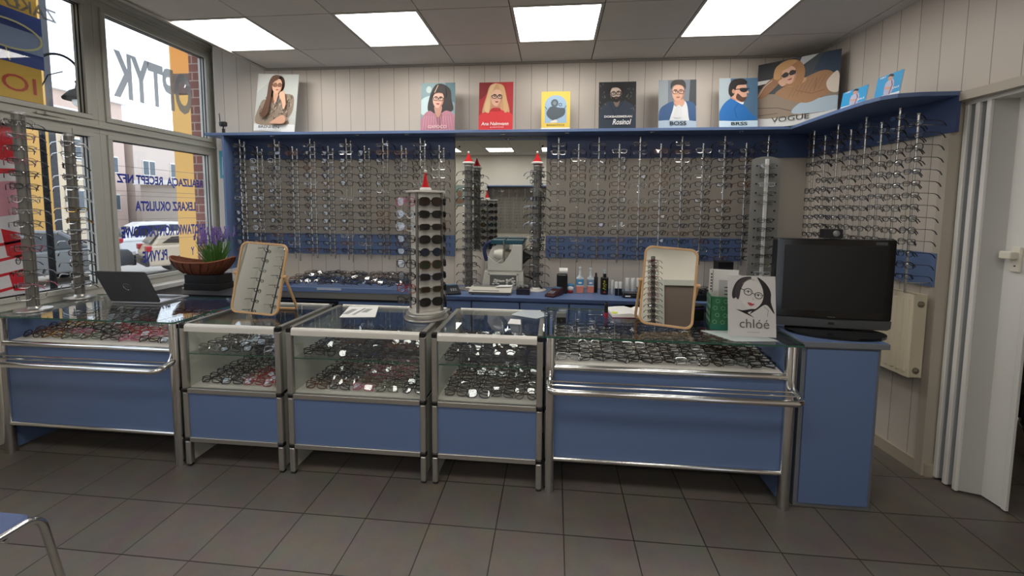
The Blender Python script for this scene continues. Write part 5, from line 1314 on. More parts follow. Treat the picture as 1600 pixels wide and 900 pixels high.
t = thing('marker_pen', 'black marker pen with a red base standing on the right glass counter', 'pen', (0.335, 2.66, ZG))
a = MB(); a.lathe([(0.0125, 0), (0.013, 0.004), (0.013, 0.03)], (0, 0), 16); a.build('red_end', mat('marker_red', '#a01f3c', 0.35), t, smooth=True)
a = MB(); a.lathe([(0.012, 0.03), (0.012, 0.085), (0.008, 0.09), (0.008, 0.1)], (0, 0), 16); a.build('cap', BLACK, t, smooth=True)
t = thing('notepad', 'open white notepad with a pink edge on the right glass counter', 'notepad', (0.47, 2.76, ZG), R(4))
a = MB(); a.box(-0.10, 0.12, -0.10, 0.10, 0.0, 0.004); a.build('cover', mat('notepad_pink', '#c4356a', 0.5), t)
a = MB(); pr_ = [(-0.105, 0.0045), (-0.105, 0.02), (-0.05, 0.026), (0.01, 0.030), (0.06, 0.018), (0.10, 0.034), (0.125, 0.012), (0.125, 0.0045)]
a.prism(pr_, -0.105, 0.10, 'y'); a.build('pages', PAPER, t, smooth=True)
a = MB(); a.prism([(-0.10, -0.09), (-0.07, -0.09), (-0.06, -0.05), (-0.10, -0.04)], 0.0245, 0.0255); a.build('yellow_tab', mat('yellow_note', '#cfd83a', 0.6), t)
# green brochure box with leaflets
t = thing('brochure_box', 'green box with pale flower pattern holding brochures, behind the show card', 'box', (0.995, 2.53, ZG), R(-12))
GRN = mat('box_green', '#2c6b47', 0.4); GRN2 = mat('box_pale_green', '#8fb09a', 0.5)
a = MB(); w = 0.085; 
a.box(-w, w, -w, -w+0.004, 0, 0.19); a.box(-w, w, w-0.004, w, 0, 0.19); a.box(-w, -w+0.004, -w, w, 0, 0.19); a.box(w-0.004, w, -w, w, 0, 0.19); a.box(-w, w, -w, w, 0, 0.004); a.build('box', GRN, t)
a = MB(); a.box(-w-0.001, w+0.001, -w-0.0015, -w-0.0003, 0.0, 0.03); a.build('teal_band', mat('box_teal', '#1c6a58', 0.4), t)
a = MB()
def ringflower(M_, r=0.012):
    a.tube([(r*math.cos(2*PI*k/10)*(1 if k % 2 else 0.75), r*math.sin(2*PI*k/10)*(1 if k % 2 else 0.75), 0) for k in range(10)], 0.0012, 4, closed=True, M=M_)
for i in range(4):
    for j in range(4):
        u, v = -0.062+0.041*i+(0.012 if j % 2 else 0), 0.045+0.04*j
        if u < 0.08: ringflower(frame_matrix((u, -w-0.001, v), (1, 0, 0), (0, 0, 1))); ringflower(frame_matrix((-w-0.001, u, v), (0, -1, 0), (0, 0, 1)))
a.build('flower_pattern', GRN2, t)
def leaflet(label, x, y, w, h, lean, rz, m, marks=None, z=ZG+0.005):
    t = thing('brochure', label, 'brochure', (x, y, z), rz, 'brochures in the green box')
    M = Matrix.Rotation(-R(lean), 4, 'X')
    a = MB(); a.box(-w/2, w/2, 0, 0.004, 0.002, h, 0, M); a.build('cover', m, t)
    if marks:
        a = MB()
        for (x0, x1, z0, z1) in marks: a.box(x0, x1, -0.0006, -0.0001, z0, z1, 0, M)
        a.build('print', mat('dark_print', '#3c3c3e', 0.6), t)
leaflet('tallest white brochure, at the back of the green box', 1.00, 2.575, 0.155, 0.325, -1, R(-12), PAPER, [(-0.07, -0.062, 0.20+0.018*k, 0.21+0.018*k) for k in range(6)]+[(-0.06, -0.057, 0.19, 0.32)])
leaflet('narrow grey brochure in the green box, in front of the white ones', 0.975, 2.49, 0.06, 0.275, 1, R(-12), mat('grey_leaflet', '#b5b6b5', 0.5), [(0.0, 0.022, 0.17+0.02*k, 0.176+0.02*k) for k in range(4)])
leaflet('white brochure at the right in the green box, half hidden by the show card', 1.045, 2.535, 0.065, 0.30, 0, R(-12), PAPER, None)
t = thing('spectacle_case', 'black spectacle case with a violet stripe between the right table mirror and the green box', 'case', (0.87, 2.66, ZG), R(20))
a = MB(); a.rbox(-0.045, 0.045, -0.04, 0.04, 0, 0.10, 0.012); a.build('body', BLACK, t, smooth=True); a = MB(); a.rbox(-0.046, 0.046, -0.041, 0.041, 0.078, 0.084, 0.012); a.build('stripe', mat('violet', '#6d3aa8', 0.4), t)
# plant in a basket boat on a black box, at the window
t = thing('plant_stand', 'black stepped box under the basket by the window', 'box', (-2.93, 3.30, 0.873))
a = MB(); a.rbox(-0.155, 0.155, -0.09, 0.09, 0.0, 0.058, 0.004); a.build('lower_tier', mat('black_box', '#141415', 0.45), t); a = MB(); a.rbox(-0.15, 0.15, -0.085, 0.085, 0.0585, 0.13, 0.004); a.build('upper_tier', BLACK, t)
t = thing('basket', 'boat shaped brown wicker basket holding the lavender', 'basket', (-2.97, 3.29, 1.0045), R(3))
WIC = mat('wicker_brown', '#6e3a22', 0.7, noise=0.35, nscale=70, bump=0.6)
a = MB(); n = 32
prof = []
for (s, z) in ((0.55, 0.0), (0.80, 0.03), (0.96, 0.075), (1.0, 0.10), (0.95, 0.10), (0.90, 0.07), (0.5, 0.015)):
    ring_ = []
    for k in range(n):
        an = 2*PI*k/n; x = 0.275*s*math.copysign(abs(math.cos(an))**0.85, math.cos(an)); y = 0.105*s*math.sin(an)
        zz_ = z+(0.045*(abs(x)/0.275)**3 if z > 0.02 else 0); ring_.append((x, y, zz_))
    prof.append(ring_)
vs = [p for r_ in prof for p in r_]; fs = []
for l in range(len(prof)-1):
    for k in range(n): fs.append((l*n+k, l*n+(k+1) % n, (l+1)*n+(k+1) % n, (l+1)*n+k))
fs.append(tuple(range(n-1, -1, -1))); fs.append(tuple((len(prof)-1)*n+k for k in range(n)))
a.add(vs, fs); a.build('basket_body', WIC, t, smooth=True)
a = MB()
for k in range(26):
    an = 2*PI*k/26; p = []
    for (s, z) in ((0.6, 0.004), (0.82, 0.03), (0.98, 0.075), (1.01, 0.10)):
        x = 0.277*s*math.copysign(abs(math.cos(an+s*0.3))**0.85, math.cos(an+s*0.3)); y = 0.107*s*math.sin(an+s*0.3); p.append((x, y, z+0.045*(abs(x)/0.275)**3*(z > 0.02)))
    a.tube(p, 0.003, 5)
a.build('weave', mat('wicker_dark', '#4b2414', 0.7), t, smooth=True)
a = MB(); a.tube([(0.275*math.copysign(abs(math.cos(2*PI*k/n))**0.85, math.cos(2*PI*k/n)), 0.105*math.sin(2*PI*k/n), 0.102+0.045*(abs(math.cos(2*PI*k/n))**2.55)) for k in range(n)], 0.007, 6, closed=True); a.build('rim', mat('wicker_rim', '#8a5232', 0.7), t, smooth=True)
t = thing('lavender', 'lavender plant with violet flowers growing in the wicker basket', 'plant', (-2.85, 3.29, 1.03))
g = MB(); fl = MB(); rg = random.Random(4)
for k in range(170):
    a0 = rg.uniform(0, 2*PI); rr_ = rg.uniform(0, 0.05); sp = rg.uniform(0.02, 0.13); h = rg.uniform(0.12, 0.27)
    bx, by = rr_*math.cos(a0), rr_*0.7*math.sin(a0); tx, ty = bx+sp*math.cos(a0), by+sp*0.75*math.sin(a0)
    g.tube([(bx, by, 0), ((bx+tx)/2-0.1*(tx-bx), (by+ty)/2, h*0.55), (tx, ty, h)], [0.003, 0.0026, 0.0012], 4)
    if k % 4 == 0:
        hh = rg.uniform(0.26, 0.36); tx, ty = bx+sp*1.3*math.cos(a0), by+sp*0.8*math.sin(a0)
        g.tube([(bx, by, 0), ((bx+tx)/2, (by+ty)/2, hh*0.5), (tx, ty, hh)], 0.0015, 4)
        fl = MB()
        for q in range(6): fl.ball((tx+rg.uniform(-.004, .004), ty+rg.uniform(-.004, .004), hh-0.035+0.011*q), 0.0085*(1-0.08*q), None, 0.009, 6, 4)
        fl.build('flower', mat('lavender_violet', '#7a62a8', 0.7), t, smooth=True)
g.build('leaves', mat('leaf_green', '#4f7a34', 0.6, noise=0.3, nscale=40), t, smooth=True)
# small camera / antenna on the shelf left, card in the corner
t = thing('small_camera', 'little black camera with an antenna on the left end of the blue shelf', 'camera', (-3.05, 3.68, ZS+0.001))
a = MB(); a.lathe([(0.028, 0), (0.028, 0.006), (0.012, 0.012), (0.012, 0.05), (0.006, 0.055), (0.006, 0.075)], (0, 0), 16); a.build('foot', BLACK, t, smooth=True)
a = MB(); a.rbox(-0.032, 0.032, -0.02, 0.02, 0.072, 0.115, 0.012); a.build('body', DARK, t, smooth=True)
a = MB(); a.tube([(-0.03, 0.0, 0.10), (-0.034, 0.0, 0.19)], 0.004, 8); a.build('antenna', BLACK, t)
a = MB(); a.ball((0.0, -0.02, 0.092), 0.010, 0.006, 0.010); a.build('lens', mat('camera_lens', '#15161c', 0.1), t, smooth=True)
t = thing('sticker', 'small turquoise sticker on the wall beside the blue side panel', 'sticker', (-3.12, YB-0.004, 1.97))
a = MB(); a.box(-0.09, 0.06, -0.001, 0.003, -0.12, 0.14); a.build('base', mat('turquoise', '#3f98a8', 0.4), t)
a = MB(); a.box(-0.06, -0.03, -0.003, -0.001, -0.09, 0.08); a.box(0.0, 0.02, -0.003, -0.001, -0.02, 0.1); a.box(0.0, 0.03, -0.003, -0.001, -0.09, -0.06); a.build('print', PAPER, t)
# ------------------------------------------------------------------ television
t = thing('television', 'black flat television with a grey lower bezel on the tall blue cabinet', 'television', (1.548, 2.49, ZC), R(-6))
GLOSSB = mat('gloss_black', '#060607', 0.12); BEZ = mat('bezel_grey', '#55575a', 0.35, 0.4)
W, Hh = 0.585, 0.495
a = MB(); a.prism([(0.24*math.cos(2*PI*k/32), -0.045+0.15*math.sin(2*PI*k/32)) for k in range(32)], 0, 0.014); o = a.build('base', GLOSSB, t)
a = MB(); a.prism([(-0.12, 0.012), (0.12, 0.012), (0.08, 0.05), (-0.08, 0.05)], 0.0, 0.03, 'y'); a.build('neck', GLOSSB, t)
z0 = 0.020
a = MB(); a.prism(rrect(W, Hh, 0.014, 4, 0, z0+Hh/2), 0.0, 0.06, 'y'); a.build('housing', BLACK, t, bevel=0.006)
a = MB(); a.prism([(-W*0.32, z0+0.05), (W*0.32, z0+0.05), (W*0.26, z0+Hh-0.08), (-W*0.26, z0+Hh-0.08)], 0.06, 0.10, 'y'); a.build('rear_housing', BLACK, t, bevel=0.01)
a = MB(); a.prism(rrect(W-0.004, Hh-0.055, 0.008, 3, 0, z0+Hh/2+0.026), -0.006, 0.0, 'y'); a.build('bezel', GLOSSB, t, bevel=0.002)
a = MB(); a.box(-W/2+0.042, W/2-0.042, -0.0075, -0.006, z0+0.092, z0+Hh-0.035); a.build('screen', mat('screen_off', '#0c0c0d', 0.3), t)
a = MB(); a.prism([(-W/2+0.002, z0+0.052), (-W/2+0.004, z0+0.012), (-W/2+0.02, z0+0.0), (W/2-0.02, z0), (W/2-0.004, z0+0.012), (W/2-0.002, z0+0.052), (W*0.2, z0+0.048), (0, z0+0.044), (-W*0.2, z0+0.048)], -0.012, 0.0, 'y'); a.build('lower_bezel', BEZ, t, bevel=0.002)
a = MB(); a.box(-0.014, 0.014, -0.0135, -0.012, z0+0.018, z0+0.032); a.build('sensor', BLACK, t)
text_mesh('VIDEOS', 'logo', mat('logo_grey', '#8a8b8c', 0.4), t, frame_matrix((0, -0.0072, z0+0.057), (1, 0, 0), (0, 0, 1)), width=0.04, height=0.006)
a = MB(); a.box(W/2-0.10, W/2-0.045, -0.0075, -0.006, z0+Hh-0.028, z0+Hh-0.012); a.build('energy_label', mat('label_grey', '#4c4e50', 0.4), t)
t = thing('speaker_cube', 'small black cube with a round grey lens on top of the television', 'camera', (1.535, 2.505, ZC+z0+Hh+0.0045), R(-6))
a = MB(); a.rbox(-0.045, 0.045, -0.025, 0.035, 0, 0.052, 0.004); a.build('body', BLACK, t, bevel=0.002)
a = MB(); a.lathe([(0.0, -0.0275), (0.014, -0.0275), (0.017, -0.0255), (0.017, -0.02)], (0, 0), 24, 0, Matrix.Translation((0.012, 0, 0.028)) @ Matrix.Rotation(R(-90), 4, 'X')); a.build('lens_ring', mat('lens_grey', '#8e908f', 0.3, 0.5), t, smooth=True)
t = thing('cable_coil', 'small coil of yellow and white cable beside the television foot', 'cable', (1.635, 2.60, ZC))
a = MB()
for k in range(3): a.tube([(0.028*math.cos(2*PI*q/16), 0.02*math.sin(2*PI*q/16), 0.006+0.007*k) for q in range(16)], 0.0035, 6, closed=True, mi=k % 2)
a.tube(fillet([(0.0, 0.0, 0.02), (0.03, -0.01, 0.045), (0.05, 0.01, 0.03), (0.045, 0.02, 0.004)], 0.02), 0.003, 6, mi=1)
a.build('coil', [mat('cable_yellow', '#b3a11f', 0.5), WHITE], t, smooth=True)
# ------------------------------------------------------------------ radiator on the right wall
ry0, ry1 = 2.79, 3.62
def RWM(y): return Matrix.Translation((RX(y), y, 0)) @ Matrix.Rotation(-PI/2+RW_ANG, 4, 'Z')
# local frame: +X runs along the wall towards the camera, -Y points into the room
t = thing('radiator', 'cream panel radiator on the right wall behind the television', 'radiator', (RX(3.09)-0.001, 3.09, 0.59), -PI/2+RW_ANG)
CR = mat('radiator_cream', '#d6ccb4', 0.45)
L0, L1, H = -0.42, 0.42, 0.50
a = MB(); a.box(L0, L1, -0.115, -0.105, 0, H)
n = 20
for k in range(n):
    x = L0+0.03+(L1-L0-0.06)*k/(n-1)
    a.prism([(x-0.012, -0.115), (x-0.006, -0.121), (x+0.006, -0.121), (x+0.012, -0.115)], 0.03, H-0.03, 'z')
a.build('front_panel', CR, t, bevel=0.003)
a = MB(); a.box(L0, L1, -0.045, -0.035, 0, H); a.build('rear_panel', CR, t)
a = MB(); a.box(L0, L1, -0.105, -0.045, H-0.02, H-0.012)
for k in range(28): a.box(L0+0.02+0.029*k, L0+0.036+0.029*k, -0.10, -0.05, H-0.012, H-0.006)
a.build('top_grille', mat('grille_grey', '#a89f8b', 0.5), t)
for x0, x1 in ((L0-0.002, L0), (L1, L1+0.002)):
    a = MB(); a.box(x0, x1, -0.112, -0.038, 0.004, H-0.002); a.build('side_cover', CR, t)
for x in (-0.3, 0.3): a = MB(); a.box(x-0.015, x+0.015, -0.035, -0.001, 0.05, H-0.05); a.build('bracket', CR, t)
for z in (0.045, H-0.055):
    a = MB(); a.lathe([(0.018, 0), (0.018, 0.008), (0.010, 0.012), (0.0, 0.018)], (0, 0), 16, 0, Matrix.Translation((L1+0.002, -0.075, z)) @ Matrix.Rotation(R(90), 4, 'Y'))
    a.build('valve_cap', mat('valve_metal', '#8a8271', 0.4, 0.6), t, smooth=True)
# ------------------------------------------------------------------ blue stool / chair at the lower left
t = thing('chair', 'chair with a blue seat and bent chrome tube legs at the lower left corner', 'chair', (-2.07, 1.03, 0))
a = MB(); a.rbox(-0.225, 0.215, -0.235, 0.235, 0.438, 0.466, 0.03); a.build('seat', mat('blue_seat', '#56678f', 0.55, noise=0.15, nscale=12), t, smooth=True)
for s in (1, -1):
    x = 0.228*s
    a = MB(); a.tube(fillet([(x*1.12, 0.30, 0.012), (x, 0.245, 0.455), (x, -0.245, 0.455), (x*1.12, -0.30, 0.012)], 0.055, 8), 0.0125, 14); a.build('side_tube', CHROME, t, smooth=True)
a = MB(); 
for y in (-0.15, 0.15): a.tube([(-0.228, y, 0.430), (0.228, y, 0.430)], 0.008, 10)
a.build('cross_bar', CHROME, t, smooth=True)
a = MB()
for sx in (1, -1):
    for y in (0.302, -0.302): a.lathe([(0.016, 0), (0.016, 0.014), (0.012, 0.022)], (sx*0.256, y), 14)
a.build('foot_cap', BLACK, t, smooth=True)
a = MB(); a.tube(fillet([(-0.228, 0.2, 0.455), (-0.26, 0.2, 0.62), (-0.27, 0.2, 0.82), (-0.27, -0.2, 0.82), (-0.26, -0.2, 0.62), (-0.228, -0.2, 0.455)], 0.06, 6), 0.0125, 12); a.build('back_tube', CHROME, t, smooth=True)
a = MB(); a.box(-0.278, -0.262, -0.185, 0.185, 0.62, 0.80); a.build('backrest', mat('blue_seat', '#56678f'), t, bevel=0.006)
# ------------------------------------------------------------------ office chair beyond the doorway
t = thing('office_chair', 'black office chair with chrome star base beyond the folding door', 'chair', (3.10, 3.02, 0))
a = MB()
for k in range(5):
    an = R(20+72*k); dx, dy = math.cos(an), math.sin(an)
    a.tube(fillet([(0, 0, 0.22), (dx*0.12, dy*0.12, 0.18), (dx*0.33, dy*0.33, 0.075)], 0.08), [0.022]*2+[0.018]*(len(fillet([(0, 0, 0.22), (dx*0.12, dy*0.12, 0.18), (dx*0.33, dy*0.33, 0.075)], 0.08))-2), 10)
a.build('star_base', CHROME, t, smooth=True)
for k in range(5):
    an = R(20+72*k); dx, dy = math.cos(an), math.sin(an); b_ = MB()
    for s in (-0.016, 0.016): b_.lathe([(0.0, -0.010), (0.03, -0.010), (0.031, 0.0), (0.03, 0.010), (0.0, 0.010)], (0, 0), 16, 0, Matrix.Translation((dx*0.33-dy*s, dy*0.33+dx*s, 0.0315)) @ Matrix.Rotation(an, 4, 'Z') @ Matrix.Rotation(R(90), 4, 'X'))
    b_.box(dx*0.33-0.012, dx*0.33+0.012, dy*0.33-0.012, dy*0.33+0.012, 0.04, 0.075); b_.build('castor', BLACK, t, smooth=True)
a = MB(); a.cyl((0, 0), 0.028, 0.2, 0.44, 16); a.build('gas_column', BLACK, t, smooth=True)
a = MB(); a.rbox(-0.25, 0.25, -0.24, 0.24, 0.44, 0.53, 0.06); a.build('seat', BLACK, t, smooth=True)
a = MB(); a.rbox(-0.25, 0.25, 0.20, 0.29, 0.55, 1.05, 0.04, 0); a.build('backrest', BLACK, t, smooth=True)
a = MB(); a.box(-0.03, 0.03, 0.24, 0.27, 0.46, 0.6); a.build('back_bar', BLACK, t)
for s in (-1, 1):
    a = MB(); a.tube(fillet([(s*0.25, 0.1, 0.48), (s*0.31, 0.1, 0.5), (s*0.31, 0.1, 0.70), (s*0.31, -0.12, 0.72)], 0.04), 0.014, 10); a.build('armrest', CHROME, t, smooth=True)
t = thing('desk', 'light wooden desk top beyond the folding door', 'desk', (3.6, 4.1, 0))
a = MB(); a.box(-0.28, 0.28, -0.8, 0.28, 0.72, 0.75); a.build('desk_top', WOOD, t, bevel=0.002)
for sx in (-0.26, 0.26):
    for y in (-0.77, 0.25): a = MB(); a.box(sx-0.02, sx+0.02, y-0.02, y+0.02, 0, 0.72); a.build('leg', DARK, t)
# ------------------------------------------------------------------ back of the shop (seen only in the mirrors)
t = thing('wall_shelf_unit', 'blue display unit on the wall opposite, seen reflected in the mirror', 'display unit', (-0.9, YF+0.02, 1.0))
a = MB(); a.box(-1.6, 0.0, YF+0.002, YF+0.02, 1.0, 2.1); a.build('backing', GREYB, t, W=True)
a = MB(); a.box(-1.6, 0.0, YF+0.002, YF+0.26, 2.10, 2.125); a.build('shelf', BLUE, t, W=True)
a = MB(); a.box(-1.6, -1.58, YF+0.002, YF+0.22, 1.0, 2.10); a.build('side_panel', BLUE, t, W=True)
a = MB()
for k in range(8): a.tube([(-1.45+0.19*k, YF+0.19, 1.05), (-1.45+0.19*k, YF+0.19, 2.05)], 0.007, 6)
a.build('rod', ROD, t, W=True)
mass = Mass()
for k in range(8):
    for q in range(13): mass.put(TR(-1.45+0.19*k, YF+0.205, 2.0-0.072*q, PI), rng.choice(SHAPES), rng.choice(WALLC), False, 0.0022)
pier = thing('display_board', 'pale display board with rods of frames, seen reflected in the left table mirror', 'display board', (XW+0.012, -0.15, 1.2))
a = MB(); a.box(XW+0.002, XW+0.02, -1.0, 0.60, 1.0, 2.75); a.build('board', mat('display_white', '#d4d0c8', 0.5), pier, W=True)
for yy in (-0.7, -0.35, 0.0, 0.35):
    a = MB(); a.tube([(XW+0.09, yy, 1.05), (XW+0.09, yy, 2.7)], 0.008, 6); a.build('rod', FRAME_COLS['gunmetal'], pier, W=True)
    for q in range(12): mass.put(TR(XW+0.10, yy, 2.62-0.125*q, PI/2), rng.choice(SHAPES), rng.choice(['black', 'gunmetal', 'silver']), False, 0.0035)
fs = thing('floor_stand', 'tall floor column of frames behind the camera, seen reflected in the right table mirror', 'display stand', (0.40, -0.9, 0))
a = MB(); a.tube([(0, 0, 0.02), (0, 0, 2.15)], 0.03, 12); a.build('post', PROF, fs, smooth=True)
a = MB(); a.lathe([(0.2, 0), (0.2, 0.012), (0.04, 0.03)], (0, 0), 28); a.build('base', ALU, fs, smooth=True)
for q in range(18):
    for ang in (120, 180, 240):
        aa = R(ang); mass.put(Matrix.Translation((0.40, -0.9, 2.08-0.075*q)) @ Matrix.Rotation(aa, 4, 'Z') @ Matrix.Translation((0, -0.036, 0)), rng.choice(SHAPES), rng.choice(['black', 'gunmetal', 'red', 'dark brown']), False, 0.0028)
o = mass.mb.build('hanging_eyeglasses', mass.mats); tag(o, 'frames hanging on the wall opposite, seen only in the mirrors', 'eyeglasses', None, 'stuff')
t = thing('framed_picture', 'framed portrait on the wall opposite, seen reflected in the mirror', 'picture', (-2.3, YF+0.02, 1.9))
a = MB(); a.box(-0.3, 0.3, -0.018, 0.0, -0.25, 0.25); a.build('frame', ALU, t); a = MB(); a.box(-0.27, 0.27, 0.0, 0.002, -0.22, 0.22); a.build('print', mat('print_grey_green', '#8ea19a', 0.5), t)
a = MB(); a.ball((0, 0.003, 0.03), 0.07, 0.002, 0.09); a.ball((0, 0.003, -0.14), 0.13, 0.002, 0.07); a.build('portrait', mat('print_skin', '#8a6c5c', 0.5), t)
t = thing('entrance_door', 'white framed glass entrance door opposite, seen reflected in the right table mirror', 'door', (0.95, YF+0.02, 0))
a = MB(); a.box(-0.55, -0.45, -0.015, 0.06, 0, 2.15); a.box(0.45, 0.55, -0.015, 0.06, 0, 2.15); a.box(-0.45, 0.45, -0.015, 0.06, 2.05, 2.15); a.box(-0.45, 0.45, -0.015, 0.06, 0, 0.15); a.build('frame', PVC, t, bevel=0.004)
a = MB(); a.box(-0.45, 0.45, 0.02, 0.026, 0.15, 2.05); a.build('pane', mat('door_brown', '#6a5a50', 0.4), t)
# ------------------------------------------------------------------ the street outside the shop window
GZ = -0.7
mb = MB(); mb.box(-90, XW-0.3, -60, 90, GZ-0.1, GZ)
structure(mb.build('ground', mat('slushy_asphalt', '#a5a29d', 0.85, noise=0.25, nscale=0.6)), 'pale slushy street outside', 'ground')
OCH = mat('ochre_render', '#bf9550', 0.85); PINKB = mat('pinkish_render', '#cfb8ab', 0.9); PALE = mat('pale_render', '#d8c9b0', 0.9); SNOW = mat('snow', '#eceef0', 0.9)
# brick pier and ochre wing at the right end of the window
t = thing('brick_pier', 'brown brick pier outside at the right end of the shop window', 'pier', (-3.74, 4.3, GZ))
bm_ = mat('brown_brick', '#7a4a3c', 0.85); nt = bm_.node_tree; b = nt.nodes['Principled BSDF']; tc = nt.nodes.new('ShaderNodeTexCoord'); br = nt.nodes.new('ShaderNodeTexBrick')
mp = nt.nodes.new('ShaderNodeMapping'); mp.inputs['Rotation'].default_value = (R(90), 0, 0); nt.links.new(tc.outputs['Object'], mp.inputs[0]); nt.links.new(mp.outputs[0], br.inputs[0])
br.inputs['Scale'].default_value = 1; br.inputs['Brick Width'].default_value = 0.26; br.inputs['Row Height'].default_value = 0.085; br.inputs['Mortar Size'].default_value = 0.006
br.inputs['Color1'].default_value = lin('#7d4b3e'); br.inputs['Color2'].default_value = lin('#6e4136'); br.inputs['Mortar'].default_value = lin('#9d8a80'); nt.links.new(br.outputs[0], b.inputs['Base Color'])
a = MB(); a.box(-3.775, -3.662, 4.125, 4.5, GZ, 3.6); a.build('masonry', bm_, t, W=True)
t = thing('ochre_building', 'ochre rendered building wing just beyond the brick pier', 'building', (-9, 10.5, GZ))
a = MB(); a.box(-10.05, -8.0, 10.4, 12, GZ, 7); a.build('wall', OCH, t, W=True)
t = thing('projecting_sign', 'dark brown projecting shop sign with white letters under an orange panel', 'sign', (-6.60, 7.2, 3.70))
a = MB(); a.box(-0.30, 0.35, -0.03, 0.03, 0.25, 0.95); a.build('orange_panel', mat('orange_panel', '#c07c26', 0.6), t)
a = MB(); a.box(-0.26, 0.42, -0.05, 0.05, -0.10, 0.25); a.build('brown_board', mat('sign_brown', '#4a3029', 0.6), t)
text_mesh('AN', 'lettering', PAPER, t, frame_matrix((0.08, -0.052, 0.0), (1, 0, 0), (0, 0, 1)), width=0.26, height=0.13, bold=0.01)
a = MB(); a.box(-0.02, 2.0, 0.06, 0.10, -0.3, 0.2); a.build('arm', DARK, t)
def building(label, x0, x1, y0, y1, z1, m, roof=SNOW, rows=3, colsn=3, face='x', winw=1.1, winh=1.3, zw0=1.2, step=2.9):
    t = thing('building', label, 'building', ((x0+x1)/2, (y0+y1)/2, GZ), 0, 'buildings across the street')
    a = MB(); a.box(x0, x1, y0, y1, GZ, z1); a.build('wall', m, t, W=True)
    a = MB(); a.box(x0-0.3, x1+0.3, y0-0.3, y1+0.3, z1, z1+0.35); a.build('snowy_roof', roof, t, W=True)
    for r_ in range(rows):
        for c in range(colsn):
            z = zw0+step*r_
            if z+winh > z1: continue
            if face == 'x':
                yc = y0+(y1-y0)*(c+0.5)/colsn; f = MB(); f.box(x1, x1+0.06, yc-winw/2, yc+winw/2, z, z+winh); o = f.build('window', WHITE, t, W=True)
                q = MB(); 
                for s in (-1, 1): q.box(x1+0.06, x1+0.08, yc+s*winw/4-winw/5, yc+s*winw/4+winw/5, z+0.1, z+winh-0.1)
            else:
                xc = x0+(x1-x0)*(c+0.5)/colsn; f = MB(); f.box(xc-winw/2, xc+winw/2, y0-0.06, y0, z, z+winh); o = f.build('window', WHITE, t, W=True)
                q = MB()
                for s in (-1, 1): q.box(xc+s*winw/4-winw/5, xc+s*winw/4+winw/5, y0-0.08, y0-0.06, z+0.1, z+winh-0.1)
            p = q.build('pane', mat('far_pane', '#59646c', 0.2), o)
            for v in p.data.vertices: v.co -= t.location
    return t
building('tall pinkish apartment block with small windows across the street', -40, -34, 24, 30.7, 9.5, PINKB, rows=4, colsn=3, face='x')
building('lower pinkish house joined to the right of the tall apartment block', -40, -34, 31.4, 39, 7.6, mat('grey_pink_render', '#cbbcb1', 0.9), rows=3, colsn=3, face='x')
building('pale beige house left of the street lamp', -36, -27, 13.5, 22.4, 6.6, PALE, rows=3, colsn=5, face='x')
building('low snow covered shed in front of the lower house', -31.5, -28.5, 29.5, 37, 3.2, mat('grey_render', '#b3aaa3', 0.9), rows=1, colsn=3, face='x', zw0=0.6)
t = thing('yellow_house', 'yellow house front behind the chunky hanging chain', 'building', (-22.0, 10, GZ))
a = MB(); a.box(-24.0, -20.0, 5.0, 15.1, GZ, 14); a.build('wall', OCH, t, W=True)
a = MB(); a.box(-20.2, -20.0, 15.1, 15.35, GZ, 14); a.build('drainpipe', DARK, t, W=True)
# big sign behind the upper left pane
t = thing('window_sign', 'yellow sign with a blue panel of drawn spectacles behind the upper left pane', 'sign', (XW-0.30, 2.2, 2.2))
Xs = XW-0.30
a = MB(); a.box(Xs-0.03, Xs, 1.4, 2.93, 2.25, 3.3); a.build('board', mat('sign_yellow', '#d7ab3e', 0.6), t, W=True)
a = MB(); a.box(Xs, Xs+0.003, 1.4, 2.95, 2.60, 2.98); a.build('blue_panel', mat('sign_blue', '#20408f', 0.5), t, W=True)
a = MB(); a.box(Xs+0.003, Xs+0.005, 1.4, 2.95, 2.70, 2.85); a.build('pale_band', mat('sign_pale_blue', '#8fa0c4', 0.5), t, W=True)
a = MB()
for yc in (2.22, 2.74):
    a.tube([(Xs+0.008, yc+0.2*math.cos(2*PI*k/24), 2.80+0.10*math.sin(2*PI*k/24)) for k in range(24)], 0.007, 5, closed=True)
a.tube([(Xs+0.008, 2.42, 2.84), (Xs+0.008, 2.48, 2.87), (Xs+0.008, 2.54, 2.84)], 0.008, 5); a.tube([(Xs+0.008, 2.52, 2.84), (Xs+0.008, 2.57, 2.6)], 0.004, 5); a.tube([(Xs+0.008, 2.72, 2.70), (Xs+0.008, 2.74, 2.61)], 0.004, 5)
a.build('drawn_spectacles', mat('line_yellow', '#d9d39a', 0.6), t, W=True)
o = text_mesh('IOLKO', 'lettering', mat('sign_red', '#b8402a', 0.6), t, frame_matrix((0.002, 2.58-2.2, 2.40-2.2), (0, -1, 0), (0, 0, 1)), width=0.62, height=0.12, bold=0.0)
